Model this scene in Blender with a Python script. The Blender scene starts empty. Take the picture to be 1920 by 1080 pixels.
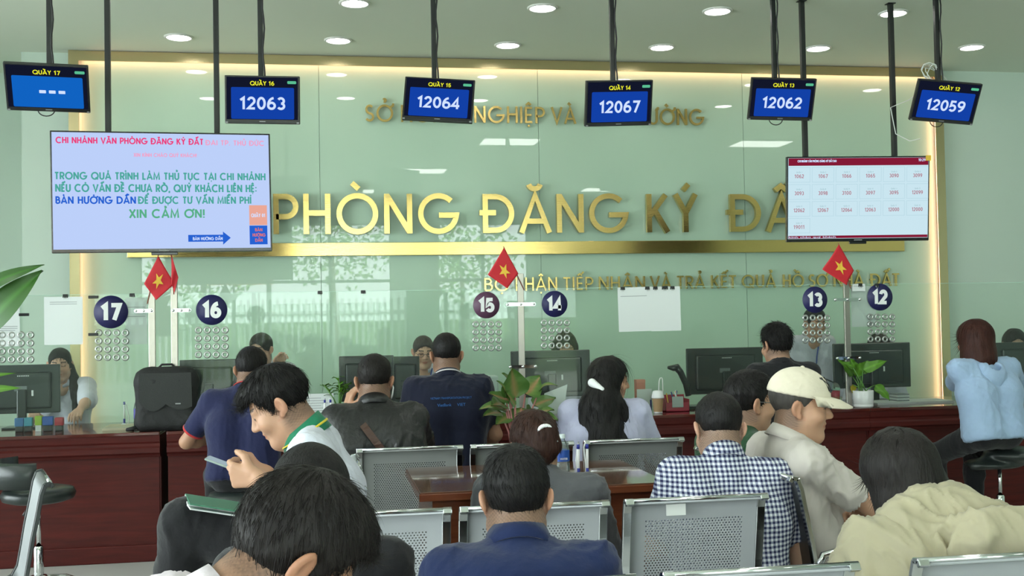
import bpy, bmesh, math, random, unicodedata
import numpy as np
from mathutils import Vector, Matrix, Euler

# ------------------------------------------------------------------ camera, world, exposure
SC = bpy.context.scene
COL = SC.collection
F = 2100.0; TH = math.radians(9.5); PH = math.atan(60/2100); AL = 0.018; CH = 1.45
fwd = np.array([math.sin(TH)*math.cos(PH), math.cos(TH)*math.cos(PH), math.sin(PH)])
rt0 = np.array([math.cos(TH), -math.sin(TH), 0.0]); up0 = np.cross(rt0, fwd)
rt = math.cos(AL)*rt0-math.sin(AL)*up0; up = math.sin(AL)*rt0+math.cos(AL)*up0
C0 = np.array([0, 0, CH])
def at(px, py, Y=None, Z=None, D=None):
    """point of the room seen at a pixel of the photo, at wall distance Y, height Z or depth D"""
    r = fwd+rt*(px-960)/F-up*(py-540)/F
    t = D if D is not None else (Y/r[1] if Y is not None else (Z-CH)/r[2])
    return Vector(C0+r*t)
cam_data = bpy.data.cameras.new('camera'); cam_data.sensor_width = 36; cam_data.lens = F/1920*36
cam_data.clip_start = .05; cam_data.clip_end = 200
cam = bpy.data.objects.new('camera', cam_data); COL.objects.link(cam)
cam.matrix_world = Matrix(((rt[0], up[0], -fwd[0], 0), (rt[1], up[1], -fwd[1], 0), (rt[2], up[2], -fwd[2], CH), (0, 0, 0, 1)))
SC.camera = cam
SC.view_settings.view_transform = 'Standard'; SC.view_settings.look = 'None'
SC.view_settings.exposure = 0.30; SC.view_settings.gamma = 1.0; SC.view_settings.use_curve_mapping = False
SC.cycles.max_bounces = 8; SC.cycles.diffuse_bounces = 4; SC.cycles.glossy_bounces = 4
SC.cycles.transparent_max_bounces = 16; SC.cycles.transmission_bounces = 4
SC.cycles.sample_clamp_indirect = 4.0; SC.cycles.caustics_reflective = False; SC.cycles.caustics_refractive = False
SC.cycles.use_denoising = True
W = bpy.data.worlds.new('world'); SC.world = W; W.use_nodes = True
_bg = W.node_tree.nodes['Background']; _bg.inputs['Color'].default_value = (.92, .95, 1.0, 1); _bg.inputs['Strength'].default_value = 9.0

# light levels (used by the lamps' builders below)
PANEL_POWER = 11.0       # ceiling panels over the waiting area
DOWNLIGHT_POWER = 20.0  # round downlights
STRIP_POWER = 7.0       # warm strip round the glass wall

HC = 3.73   # ceiling height
YW = 9.7    # glass wall
YC = 7.2    # front of the counters
ZC = 0.80   # counter top
YG = 7.36   # glass screens on the counters

# ------------------------------------------------------------------ helpers
def tag(o, label=None, cat=None, group=None, kind=None):
    if label: o['label'] = label
    if cat: o['category'] = cat
    if group: o['group'] = group
    if kind: o['kind'] = kind
    return o
def empty(name, loc=(0, 0, 0), rz=0, label=None, cat=None, group=None):
    o = bpy.data.objects.new(name, None); COL.objects.link(o); o.empty_display_size = .1
    o.location = loc; o.rotation_euler = (0, 0, rz)
    return tag(o, label, cat, group)
def link(name, me, m, parent=None, smooth=False):
    o = bpy.data.objects.new(name, me); COL.objects.link(o)
    if m is not None and not me.materials: me.materials.append(m)
    if smooth:
        me.polygons.foreach_set('use_smooth', [True]*len(me.polygons))
    if parent is not None: o.parent = parent
    return o
def copy_tree(o, parent=None):
    c = o.copy(); COL.objects.link(c)
    if parent is not None:
        c.parent = parent
    for ch in [x for x in bpy.data.objects if x.parent == o]: copy_tree(ch, c)
    return c
class MB:
    """collects boxes, tubes, lathes and prisms into ONE mesh"""
    def __init__(s): s.bm = bmesh.new(); s.smooth = False
    def box(s, x0, x1, y0, y1, z0, z1, bev=0, M=None, seg=2):
        r = bmesh.ops.create_cube(s.bm, size=1); vs = r['verts']
        for v in vs:
            v.co = Vector(((x0+x1)/2+v.co.x*(x1-x0), (y0+y1)/2+v.co.y*(y1-y0), (z0+z1)/2+v.co.z*(z1-z0)))
        if bev:
            es = list({e for v in vs for e in v.link_edges})
            g = bmesh.ops.bevel(s.bm, geom=es, offset=bev, segments=seg, affect='EDGES', profile=.5)
            vs = list({v for f in g['faces'] for v in f.verts}|{v for v in vs if v.is_valid})
        if M is not None:
            for v in vs: v.co = M @ v.co
        return s
    def tube(s, pts, r, n=10, cap=True):
        pts = [Vector(p) for p in pts]; rs = r if isinstance(r, (list, tuple)) else [r]*len(pts)
        rings = []; prev = None
        for i, p in enumerate(pts):
            d = (pts[min(i+1, len(pts)-1)]-pts[max(i-1, 0)]).normalized()
            a = prev if prev is not None else (Vector((0, 0, 1)) if abs(d.z) < .9 else Vector((1, 0, 0)))
            a = (a-d*a.dot(d))
            if a.length < 1e-6: a = d.orthogonal()
            a.normalize(); b = d.cross(a); prev = a
            rings.append([s.bm.verts.new(p+(a*math.cos(2*math.pi*k/n)+b*math.sin(2*math.pi*k/n))*rs[i]) for k in range(n)])
        for i in range(len(rings)-1):
            for k in range(n):
                f = s.bm.faces.new((rings[i][k], rings[i][(k+1) % n], rings[i+1][(k+1) % n], rings[i+1][k])); f.smooth = True
        if cap:
            s.bm.faces.new(rings[0][::-1]); s.bm.faces.new(rings[-1])
        return s
    def lathe(s, prof, c=(0, 0, 0), n=24, M=None):
        """prof: list of (radius, z)"""
        c = Vector(c); rings = []
        T = (lambda v: M @ v) if M is not None else (lambda v: v)
        for (r, z) in prof:
            if r < 1e-6: rings.append([s.bm.verts.new(T(c+Vector((0, 0, z))))])
            else: rings.append([s.bm.verts.new(T(c+Vector((r*math.cos(2*math.pi*k/n), r*math.sin(2*math.pi*k/n), z)))) for k in range(n)])
        for i in range(len(rings)-1):
            a, b = rings[i], rings[i+1]
            for k in range(n):
                if len(a) == 1 and len(b) == 1: break
                if len(a) == 1: f = s.bm.faces.new((a[0], b[(k+1) % n], b[k]))
                elif len(b) == 1: f = s.bm.faces.new((a[k], a[(k+1) % n], b[0]))
                else: f = s.bm.faces.new((a[k], a[(k+1) % n], b[(k+1) % n], b[k]))
                f.smooth = True
        return s
    def prism(s, poly, t0, t1, M=None):
        """poly in the x-z plane, swept from y=t0 to y=t1"""
        T = (lambda v: M @ v) if M is not None else (lambda v: v)
        a = [s.bm.verts.new(T(Vector((x, t0, z)))) for x, z in poly]; b = [s.bm.verts.new(T(Vector((x, t1, z)))) for x, z in poly]
        n = len(poly)
        s.bm.faces.new(a); s.bm.faces.new(b[::-1])
        for k in range(n): s.bm.faces.new((a[(k+1) % n], a[k], b[k], b[(k+1) % n]))
        return s
    def quad(s, *p):
        s.bm.faces.new([s.bm.verts.new(Vector(q)) for q in p]); return s
    def build(s, name, m, parent=None, recalc=True):
        if recalc: bmesh.ops.recalc_face_normals(s.bm, faces=s.bm.faces)
        me = bpy.data.meshes.new(name); s.bm.to_mesh(me); s.bm.free()
        return link(name, me, m, parent)
def box(name, m, x0, x1, y0, y1, z0, z1, parent=None, bev=0, seg=2):
    return MB().box(x0, x1, y0, y1, z0, z1, bev, None, seg).build(name, m, parent)
def struct(o):
    o['kind'] = 'structure'; return o

# ------------------------------------------------------------------ materials
def sock(n, *names):
    for k in names:
        if k in n.inputs: return n.inputs[k]
def mat(name, c, rough=.5, metal=0.0, emit=None, es=0.0, bump=0.0, bscale=40.0, var=0.0, vscale=6.0, stretch=(1, 1, 1), coat=0.0, spec=.5, sheen=0.0, sss=0.0, attr=None, alpha=None, trans=0.0):
    m = bpy.data.materials.new(name); m.use_nodes = True; nt = m.node_tree; b = nt.nodes['Principled BSDF']
    b.inputs['Base Color'].default_value = (*c, 1); b.inputs['Roughness'].default_value = rough; b.inputs['Metallic'].default_value = metal
    sock(b, 'Specular IOR Level').default_value = spec
    if coat: b.inputs['Coat Weight'].default_value = coat; b.inputs['Coat Roughness'].default_value = .05
    if sheen: b.inputs['Sheen Weight'].default_value = sheen; b.inputs['Sheen Roughness'].default_value = .5
    if sss: b.inputs['Subsurface Weight'].default_value = sss; b.inputs['Subsurface Radius'].default_value = (.01, .004, .002)
    if trans: b.inputs['Transmission Weight'].default_value = trans
    if emit is not None: b.inputs['Emission Color'].default_value = (*emit, 1); b.inputs['Emission Strength'].default_value = es
    if bump or var:
        tc = nt.nodes.new('ShaderNodeTexCoord'); mp = nt.nodes.new('ShaderNodeMapping'); mp.inputs['Scale'].default_value = stretch
        nt.links.new(tc.outputs['Object'], mp.inputs['Vector'])
    if bump:
        nz = nt.nodes.new('ShaderNodeTexNoise'); nz.inputs['Scale'].default_value = bscale; nz.inputs['Detail'].default_value = 5
        nt.links.new(mp.outputs[0], nz.inputs['Vector']); bp = nt.nodes.new('ShaderNodeBump'); bp.inputs['Strength'].default_value = bump; bp.inputs['Distance'].default_value = .01
        nt.links.new(nz.outputs['Fac'], bp.inputs['Height']); nt.links.new(bp.outputs[0], b.inputs['Normal'])
    src = None
    if attr:
        a = nt.nodes.new('ShaderNodeAttribute'); a.attribute_name = attr; src = a.outputs['Color']
    if var:
        nz = nt.nodes.new('ShaderNodeTexNoise'); nz.inputs['Scale'].default_value = vscale; nz.inputs['Detail'].default_value = 6
        nt.links.new(mp.outputs[0], nz.inputs['Vector'])
        rp = nt.nodes.new('ShaderNodeMapRange'); rp.inputs['From Min'].default_value = .3; rp.inputs['From Max'].default_value = .7
        rp.inputs['To Min'].default_value = 1-var; rp.inputs['To Max'].default_value = 1+var; nt.links.new(nz.outputs['Fac'], rp.inputs['Value'])
        mx = nt.nodes.new('ShaderNodeVectorMath'); mx.operation = 'SCALE'
        if src is not None: nt.links.new(src, mx.inputs[0])
        else: mx.inputs[0].default_value = c
        nt.links.new(rp.outputs[0], mx.inputs['Scale']); src = mx.outputs[0]
    if src is not None: nt.links.new(src, b.inputs['Base Color'])
    return m
def emis(name, c, s=1.0):
    m = bpy.data.materials.new(name); m.use_nodes = True; nt = m.node_tree; nt.nodes.clear()
    e = nt.nodes.new('ShaderNodeEmission'); e.inputs[0].default_value = (*c, 1); e.inputs[1].default_value = s*(.84 if name.startswith('screen') else 1)
    o = nt.nodes.new('ShaderNodeOutputMaterial'); nt.links.new(e.outputs[0], o.inputs[0]); return m
def pane(name, tint, ior=1.45, rough=0.0, haze=0.0):
    """a clear sheet: passes light straight through, mirrors by Fresnel"""
    m = bpy.data.materials.new(name); m.use_nodes = True; nt = m.node_tree; nt.nodes.clear()
    t = nt.nodes.new('ShaderNodeBsdfTransparent'); t.inputs[0].default_value = (*tint, 1)
    g = nt.nodes.new('ShaderNodeBsdfGlossy'); g.inputs['Roughness'].default_value = rough; g.inputs['Color'].default_value = (.9, .97, .92, 1)
    fr = nt.nodes.new('ShaderNodeFresnel'); fr.inputs[0].default_value = ior
    mx = nt.nodes.new('ShaderNodeMixShader'); nt.links.new(fr.outputs[0], mx.inputs[0]); nt.links.new(t.outputs[0], mx.inputs[1]); nt.links.new(g.outputs[0], mx.inputs[2])
    o = nt.nodes.new('ShaderNodeOutputMaterial'); last = mx
    if haze:
        d = nt.nodes.new('ShaderNodeBsdfDiffuse'); d.inputs[0].default_value = (.8, .9, .84, 1)
        m2 = nt.nodes.new('ShaderNodeMixShader'); m2.inputs[0].default_value = haze
        nt.links.new(mx.outputs[0], m2.inputs[1]); nt.links.new(d.outputs[0], m2.inputs[2]); last = m2
    nt.links.new(last.outputs[0], o.inputs[0]); return m
def wood(name, c1, c2, rough=.28, axis=0, coat=.3):
    m = mat(name, c1, rough, coat=coat, spec=.25); nt = m.node_tree; b = nt.nodes['Principled BSDF']
    tc = nt.nodes.new('ShaderNodeTexCoord'); mp = nt.nodes.new('ShaderNodeMapping')
    s = [22, 22, 22]; s[axis] = 1.6; mp.inputs['Scale'].default_value = s
    nz = nt.nodes.new('ShaderNodeTexNoise'); nz.inputs['Scale'].default_value = 1.6; nz.inputs['Detail'].default_value = 8; nz.inputs['Roughness'].default_value = .62; nz.inputs['Distortion'].default_value = .6
    rp = nt.nodes.new('ShaderNodeValToRGB'); rp.color_ramp.elements[0].position = .3; rp.color_ramp.elements[1].position = .72
    rp.color_ramp.elements[0].color = (*c2, 1); rp.color_ramp.elements[1].color = (*c1, 1)
    nt.links.new(tc.outputs['Object'], mp.inputs[0]); nt.links.new(mp.outputs[0], nz.inputs['Vector']); nt.links.new(nz.outputs['Fac'], rp.inputs[0]); nt.links.new(rp.outputs[0], b.inputs['Base Color'])
    return m
def s2l(h):
    """#rrggbb to linear"""
    v = [int(h[i:i+2], 16)/255 for i in (0, 2, 4)]
    return tuple(x/12.92 if x <= .04045 else ((x+.055)/1.055)**2.4 for x in v)
M = {}
M['ceiling'] = mat('ceiling_paint', (.78, .83, .70), .8, bump=.05, bscale=120)
M['wall'] = mat('wall_paint', (.62, .74, .65), .6, bump=.04, bscale=150)
M['floor'] = mat('floor_tile', (.47, .47, .45), .35, var=.06, vscale=3)
M['green'] = mat('back_painted_glass', (.48, .66, .52), .35, coat=1.0, spec=.2)
M['green'].node_tree.nodes['Principled BSDF'].inputs['Coat Roughness'].default_value = .012
M['gold'] = mat('brushed_gold', (.74, .53, .20), .17, 1.0, bump=.05, bscale=14, stretch=(1, 1, 20))
M['goldtrim'] = mat('gold_trim', (.60, .49, .29), .25, 1.0, bump=.08, bscale=5)
M['black'] = mat('black_plastic', (.012, .013, .014), .4)
M['blackgloss'] = mat('black_gloss_plastic', (.01, .011, .012), .18)
M['pole'] = mat('black_pole_paint', (.012, .014, .014), .45)
M['greyplastic'] = mat('grey_plastic', (.25, .26, .26), .5)
M['white'] = mat('white_plastic', (.78, .80, .80), .4)
M['chrome'] = mat('chrome', (.75, .76, .77), .08, 1.0)
M['steel'] = mat('brushed_steel', (.43, .40, .365), .35, 1.0, bump=.06, bscale=8, stretch=(20, 20, 1))
M['benchsteel'] = mat('painted_bench_steel', (.37, .39, .39), .36, .25, bump=.02, bscale=200)
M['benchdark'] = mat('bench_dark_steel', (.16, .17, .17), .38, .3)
M['redwood'] = wood('mahogany_veneer', (.090, .0095, .007), (.046, .0042, .0035), .5, 0, .0)
M['redwoodtop'] = wood('mahogany_top', (.11, .02, .014), (.06, .010, .008), .18, 0, .6)
M['brownwood'] = wood('brown_table_veneer', (.225, .066, .028), (.15, .04, .018), .25, 0, .3)
M['browntop'] = wood('brown_table_top', (.19, .085, .05), (.13, .052, .028), .12, 0, .9)
M['screenglass'] = pane('counter_glass', (.955, .985, .965), 1.22, 0.0, .015)
M['glassedge'] = mat('glass_edge', (.45, .68, .56), .2)
M['window'] = pane('window_glass', (.93, .97, .95), 1.4)
M['paper'] = mat('paper', (.72, .76, .76), .7)
M['ink'] = mat('grey_ink', (.28, .30, .31), .7)
M['navy'] = mat('navy_sticker', (.012, .012, .085), .5)
M['navyreflect'] = mat('navy_sticker_red_reflection', (.11, .045, .09), .5)  # navy sticker with a red reflection put into its colour
M['whitevinyl'] = mat('white_vinyl', (.84, .85, .86), .5)
M['red'] = mat('flag_red', (.55, .010, .022), .6, bump=.05, bscale=300)
M['yellow'] = mat('flag_yellow', (.80, .50, .05), .6)

# ------------------------------------------------------------------ writing
def text(name, body, m, cx, cz, w, h, parent, y=0.0, thick=.0008, bold=0.0, M4=None, space=1.0):
    """text fitted to a box w x h centred at (cx, y, cz), facing -Y"""
    c = bpy.data.curves.new(name, 'FONT'); c.body = body; c.size = 1; c.extrude = 0; c.bevel_depth = bold; c.bevel_resolution = 0; c.space_character = space
    c.resolution_u = 3; c.fill_mode = 'BOTH'
    o = bpy.data.objects.new('tmp', c); COL.objects.link(o)
    dg = bpy.context.evaluated_depsgraph_get(); me = bpy.data.meshes.new_from_object(o.evaluated_get(dg))
    bpy.data.objects.remove(o); bpy.data.curves.remove(c)
    n = len(me.vertices); v = np.empty(n*3); me.vertices.foreach_get('co', v); v = v.reshape(-1, 3)
    lo, hi = v.min(0), v.max(0); sx = w/max(1e-6, hi[0]-lo[0]); sz = (h/max(1e-6, hi[1]-lo[1])) if h else sx
    p = np.stack([(v[:, 0]-(lo[0]+hi[0])/2)*sx+cx, y-v[:, 2]*.012, (v[:, 1]-(lo[1]+hi[1])/2)*sz+cz], 1)
    if M4 is not None: p = np.array([M4 @ Vector(q) for q in p])
    me.vertices.foreach_set('co', p.ravel().astype(np.float32)); me.update()
    me.materials.clear()
    return link(name, me, m, parent)

# gold letters: drawn as strokes in a unit-high square
def arc(cx, cz, rx, rz, a0, a1, n=28):
    return [(cx+rx*math.cos(math.radians(a0+(a1-a0)*i/n)), cz+rz*math.sin(math.radians(a0+(a1-a0)*i/n))) for i in range(n+1)]
def glyph(ch):
    """strokes and width of one capital"""
    t = .07
    G = {
     'P': ([[(t, 0), (t, .93), (.3, .93)]+arc(.3, .68, .25, .25, 90, -90, 14)+[(t, .43)]], .58),
     'R': ([[(t, 0), (t, .93), (.3, .93)]+arc(.3, .68, .25, .25, 90, -90, 14)+[(t, .43)], [(.3, .43), (.55, 0)]], .6),
     'B': ([[(t, .07), (t, .93), (.27, .93)]+arc(.27, .73, .2, .2, 90, -90, 12)+[(t, .53)], [(t, .53), (.3, .53)]+arc(.3, .3, .24, .23, 90, -90, 12)+[(t, .07)]], .57),
     'H': ([[(t, 0), (t, 1)], [(.6, 0), (.6, 1)], [(t, .52), (.6, .52)]], .67),
     'O': ([arc(.51, .5, .45, .45, 0, 360, 40)], 1.02),
     'Q': ([arc(.51, .5, .45, .45, 0, 360, 40), [(.62, .3), (.95, .0)]], 1.02),
     'N': ([[(t, 0), (t, 1)], [(.64, 0), (.64, 1)], [(t+.01, .96), (.63, .04)]], .71),
     'G': ([arc(.51, .5, .45, .45, 45, 345, 34)+[(.96, .46), (.52, .46)]], 1.02),
     'D': ([[(t, .07), (t, .93), (.32, .93)]+arc(.32, .5, .42, .43, 90, -90, 20)+[(t, .07)]], .8),
     'A': ([[(.04, 0), (.4, .97), (.76, 0)], [(.17, .3), (.63, .3)]], .8),
     'K': ([[(t, 0), (t, 1)], [(.55, .98), (t+.02, .42)], [(.24, .56), (.6, .0)]], .64),
     'Y': ([[(.05, 1), (.34, .5), (.34, 0)], [(.63, 1), (.34, .5)]], .68),
     'S': ([arc(.27, .71, .2, .22, 40, 250, 16)+arc(.26, .27, .22, .21, 80, -150, 16)], .54),
     'I': ([[(t, 0), (t, 1)]], .14),
     'E': ([[(.46, .93), (t, .93), (t, .07), (.46, .07)], [(t, .5), (.42, .5)]], .5),
     'V': ([[(.04, 1), (.38, .03), (.72, 1)]], .76),
     'M': ([[(t, 0), (.13, .96), (.46, .12), (.79, .96), (.85, 0)]], .92),
     'U': ([[(t, 1), (t, .36)]+arc(.33, .33, .26, .27, 180, 360, 16)+[(.59, 1)]], .66),
     'T': ([[(.02, .93), (.54, .93)], [(.28, .93), (.28, 0)]], .56),
    }
    E8 = lambda cx, cz, rx_, rz_: arc(cx, cz, rx_, rz_, 90, 450, 24)
    G.update({
     'C': ([arc(.51, .5, .45, .45, 48, 312, 30)], .90), 'X': ([[(.03, 0), (.62, 1)], [(.03, 1), (.62, 0)]], .65), 'L': ([[(t, 1), (t, .07), (.46, .07)]], .48),
     '0': ([E8(.33, .5, .25, .42)], .66), '1': ([[(.02, .74), (.27, .92), (.27, 0)]], .42), '2': ([arc(.31, .68, .23, .25, 170, -32, 14)+[(.06, .08), (.58, .08)]], .62),
     '3': ([arc(.28, .70, .22, .22, 150, -85, 14), arc(.28, .29, .24, .22, 85, -150, 14)], .6), '4': ([[(.46, 0), (.46, .92), (.04, .27), (.64, .27)]], .66),
     '5': ([[(.53, .92), (.14, .92), (.10, .50)]+arc(.29, .32, .24, .25, 118, -150, 16)], .6), '6': ([E8(.32, .31, .25, .24), arc(.50, .34, .43, .58, 178, 92, 10)], .64),
     '7': ([[(.04, .92), (.56, .92), (.22, 0)]], .6), '8': ([E8(.31, .72, .20, .20), E8(.31, .28, .24, .22)], .62), '9': ([E8(.32, .69, .25, .24), arc(.14, .66, .43, .58, -2, -88, 10)], .64),
     '.': ([[(.08, 0), (.08, .14)]], .16), ',': ([[(.1, .14), (.06, -.14)]], .16), '!': ([[(.08, 1), (.08, .28)], [(.08, 0), (.08, .14)]], .16), ':': ([[(.08, .1), (.08, .24)], [(.08, .55), (.08, .69)]], .16), ' ': ([], .3), '-': ([[(.03, .42), (.4, .42)]], .43)})
    d = unicodedata.normalize('NFD', ch); base = 'D' if ch == 'Đ' else d[0]; mk = d[1:]
    st, w = G[base]; st = [list(s) for s in st]; m = w/2-.01; z0 = 1.0
    if ch == 'Đ': st.append([(-.08, .52), (.34, .52)])
    if '\u031b' in mk: st.append([(w-.14, .86), (w-.0, .95), (w+.02, 1.08)])
    if '\u0302' in mk: st.append([(m-.15, 1.1), (m, 1.22), (m+.15, 1.1)]); z0 = 1.12; m2 = m+.20
    else: m2 = m
    if '\u0306' in mk: st.append(arc(m, 1.27, .15, .14, 190, 350, 8)); z0 = 1.14
    if '\u0300' in mk: st.append([(m2-.12, z0+.27), (m2+.05, z0+.12)] if z0 == 1 else [(m-.30, 1.36), (m-.15, 1.22)])
    if '\u0301' in mk: st.append([(m2-.05, z0+.10), (m2+.10, z0+.26)])
    if '\u0309' in mk: st.append(arc(m2, z0+.26, .08, .07, 150, -80, 8)+[(m2+.01, z0+.12)])
    if '\u0303' in mk: st.append([(m2-.17, z0+.13), (m2-.07, z0+.21), (m2+.05, z0+.13), (m2+.15, z0+.21)])
    if '\u0323' in mk: st.append([(m-.06, -.16), (m+.06, -.16)])
    return st, w
def stroke_text(name, body, m, cx, cz, w, h, parent, y=0.0, t=.17, M4=None, gap=.13, thick=.0004):
    """capitals and figures drawn as strokes, h = height of a capital, centred at (cx, y, cz), facing -Y"""
    gs = [glyph(c) for c in body]; total = sum(g[1] for g in gs)+gap*(len(gs)-1); sx = w/total; x = 0; b = MB(); k = 0
    T = (lambda v: M4 @ v) if M4 is not None else (lambda v: v)
    for st, wd in gs:
        for s in st:
            ribbon(b.bm, [((x+px)*sx/h, pz) for px, pz in s], t, 0, 1, lambda v: T(Vector((cx-w/2+v.x*h, y-.00002*(k % 5)-thick*(1-v.y), cz-h/2+v.z*h)))); k += 1
        x += wd+gap
    return b.build(name, m, parent, False)
def ribbon(bm, pts, t, y0, y1, T):
    P = [Vector((x, z)) for x, z in pts]
    Q = [P[0]]
    for p in P[1:]:
        if (p-Q[-1]).length > 1e-5: Q.append(p)
    P = Q; n = len(P); closed = n > 3 and (P[0]-P[-1]).length < 1e-3
    L, R = [], []
    for i in range(n):
        if closed and i in (0, n-1): d0 = (P[-1]-P[-2]).normalized(); d1 = (P[1]-P[0]).normalized()
        else:
            d0 = (P[i]-P[i-1]).normalized() if i else (P[1]-P[0]).normalized(); d1 = (P[i+1]-P[i]).normalized() if i < n-1 else d0
        b = (d0+d1).normalized() if (d0+d1).length > 1e-4 else d0; nr = Vector((-b.y, b.x)); k = min(2.2, 1/max(.35, b.dot(d1)))
        L.append(P[i]+nr*t/2*k); R.append(P[i]-nr*t/2*k)
    v = [[bm.verts.new(T(Vector((q.x, y, q.y)))) for q in (L[i], R[i]) for y in (y0, y1)] for i in range(n)]
    for i in range(n-1):
        a, b = v[i], v[i+1]
        for q in ((0, 2), (2, 3), (3, 1), (1, 0)): bm.faces.new((a[q[0]], a[q[1]], b[q[1]], b[q[0]]))
    if not closed:
        bm.faces.new((v[0][0], v[0][1], v[0][3], v[0][2])); bm.faces.new((v[-1][0], v[-1][2], v[-1][3], v[-1][1]))
def gold_word(word, x0, x1, zb, zt, parent, y=YW-.06, dep=.03, t=.135):
    gs = [glyph(c) for c in word]; gap = .15
    total = sum(g[1] for g in gs)+gap*(len(gs)-1); sx = (x1-x0)/total; sz = zt-zb; x = 0
    for c, (st, w) in zip(word, gs):
        b = MB()
        for i, s in enumerate(st): ribbon(b.bm, [((x+px)*sx/sz, pz) for px, pz in s], t, -.0011*i/sz, dep/sz, lambda v: Vector((x0+v.x*sz, y+v.y*sz, zb+v.z*sz)))
        b.build('letter', M['gold'], parent); x += w+gap
# ------------------------------------------------------------------ the setting
XL, XR = -2.05, 5.72     # edges of the gold frame round the glass wall
struct(box('floor', M['floor'], -7, 9.5, -16, 14, -.1, 0))
c = struct(box('ceiling', M['ceiling'], -7, 9.5, -4, 14, HC, HC+.1))
struct(box('wall_back', M['wall'], -2.44, 9.5, YW, YW+.2, 0, HC))
struct(MB().box(-7, -2.44, YW+.8, YW+1.0, 0, HC).box(-2.44, -2.3, YW+.2, YW+1.0, 0, HC).build('wall_recess', M['wall']))
M['frame'] = mat('window_frame_metal', (.10, .11, .11), .4, .5)
def portal(loc, w, h, rot):
    ld = bpy.data.lights.new('window_daylight', 'AREA'); ld.shape = 'RECTANGLE'; ld.size = w; ld.size_y = h; ld.cycles.is_portal = True
    lo = bpy.data.objects.new('window_daylight', ld); COL.objects.link(lo); lo.location = loc; lo.rotation_euler = rot
def side_wall(name, x0, x1, y0, y1, wy0, wy1, n, inward):
    b = MB(); b.box(x0, x1, y0, wy0, 0, HC).box(x0, x1, wy1, y1, 0, HC).box(x0, x1, wy0, wy1, 3.6, HC).box(x0, x1, wy0, wy1, 0, .1); struct(b.build(name, M['wall']))
    w = struct(MB().box((x0+x1)/2-.005, (x0+x1)/2+.005, wy0, wy1, .1, 3.6).build('window_%d' % n, M['window'])); f = MB()
    for k in range(5): y = wy0+(wy1-wy0)*k/4; f.box((x0+x1)/2-.04, (x0+x1)/2+.04, y-.03, y+.03, .1, 3.6)
    f.build('window_frame', M['frame'], w)
    portal(((x0 if inward < 0 else x1), (wy0+wy1)/2, 1.85), 3.5, wy1-wy0, (0, math.radians(-90 if inward > 0 else 90), 0))
side_wall('wall_left', -7.0, -6.8, -4, YW+2.1, -3, 7.5, 3, 1); struct(box('wall_right', M['wall'], 9.3, 9.5, -4, YW+.2, 0, HC))  # left glazing is added, out of view, to brighten the left and the ceiling
# facade behind the viewer, with tall glazing on to the street
YF = -3.6
b = MB()
wins = [(-3.6, 1.35), (2.3, 4.2)]
xs = [-7, wins[0][0], wins[0][1], wins[1][0], wins[1][1], 9.5]
b.box(xs[0], xs[1], YF-.2, YF, 0, HC); b.box(xs[2], xs[3], YF-.2, YF, 0, HC); b.box(xs[4], xs[5], YF-.2, YF, 0, HC)
for w in wins: b.box(w[0], w[1], YF-.2, YF, 3.5, HC)
struct(b.build('wall_front', M['wall']))
for i, (x0, x1) in enumerate(wins):
    w = struct(MB().box(x0, x1, YF-.11, YF-.10, 0, 3.5).build('window_%d' % (i+1), M['window']))
    f = MB(); n = max(2, round((x1-x0)/1.2))
    for k in range(n+1):
        x = x0+(x1-x0)*k/n; f.box(x-.03, x+.03, YF-.14, YF-.07, 0, 3.5)
    for z in (.03, 2.3, 3.47): f.box(x0, x1, YF-.13, YF-.08, z-.03, z+.03)
    f.build('window_frame', M['frame'], w)
    portal(((x0+x1)/2, YF-.05, 1.75), x1-x0, 3.4, (math.radians(90), 0, 0))
# green glass wall in five panels
seams = [XL+.08, at(602, 500, Y=YW).x, at(1010, 300, Y=YW).x, at(1397, 440, Y=YW).x, XR-.08]
for i in range(len(seams)-1):
    struct(box('wall_panel_%d' % (i+1), M['green'], seams[i]+.002, seams[i+1]-.002, YW-.012, YW, 0, HC-.07))
# gold frame: jambs and head stand proud of the glass, a warm lamp strip inside them
M['warm'] = emis('warm_strip', (1.0, .50, .30), STRIP_POWER)
def trim(n, outer, lip):
    struct(MB().box(*outer).box(*lip).build('trim_%d' % n, M['goldtrim']))
trim(1, (XL, XL+.04, YW-.10, YW, 0, HC), (XL, XL+.08, YW-.105, YW-.09, 0, HC))
trim(2, (XR-.04, XR, YW-.10, YW, 0, HC), (XR-.08, XR, YW-.105, YW-.09, 0, HC))
trim(3, (XL+.08, XR-.08, YW-.10, YW, HC-.045, HC-.004), (XL+.08, XR-.08, YW-.105, YW-.09, HC-.085, HC-.004))
for n, a in (('top', (XL+.09, XR-.09, YW-.085, YW-.03, HC-.055, HC-.047)), ('left upright', (XL+.042, XL+.048, YW-.085, YW-.03, .02, HC-.1)), ('right upright', (XR-.048, XR-.042, YW-.085, YW-.03, .02, HC-.1))):
    s = box('light_strip', M['warm'], *a)
    tag(s, 'warm lamp strip glowing inside the %s of the gold wall frame' % n, 'light strip', 'light strips of the gold frame')
# gold bar between the lettering lines
gb = box('wall_bar', M['gold'], at(240, 470, Y=YW).x, at(1691, 462, Y=YW).x, YW-.05, YW-.013, at(960, 477, Y=YW-.05).z, at(960, 453, Y=YW-.05).z, None, .003)
tag(gb, 'long horizontal polished gold bar under the largest lettering on the green glass wall', 'wall bar')
# baseboard
struct(box('baseboard_back', M['goldtrim'], XR, 9.3, YW-.02, YW, 0, .1))

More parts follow.
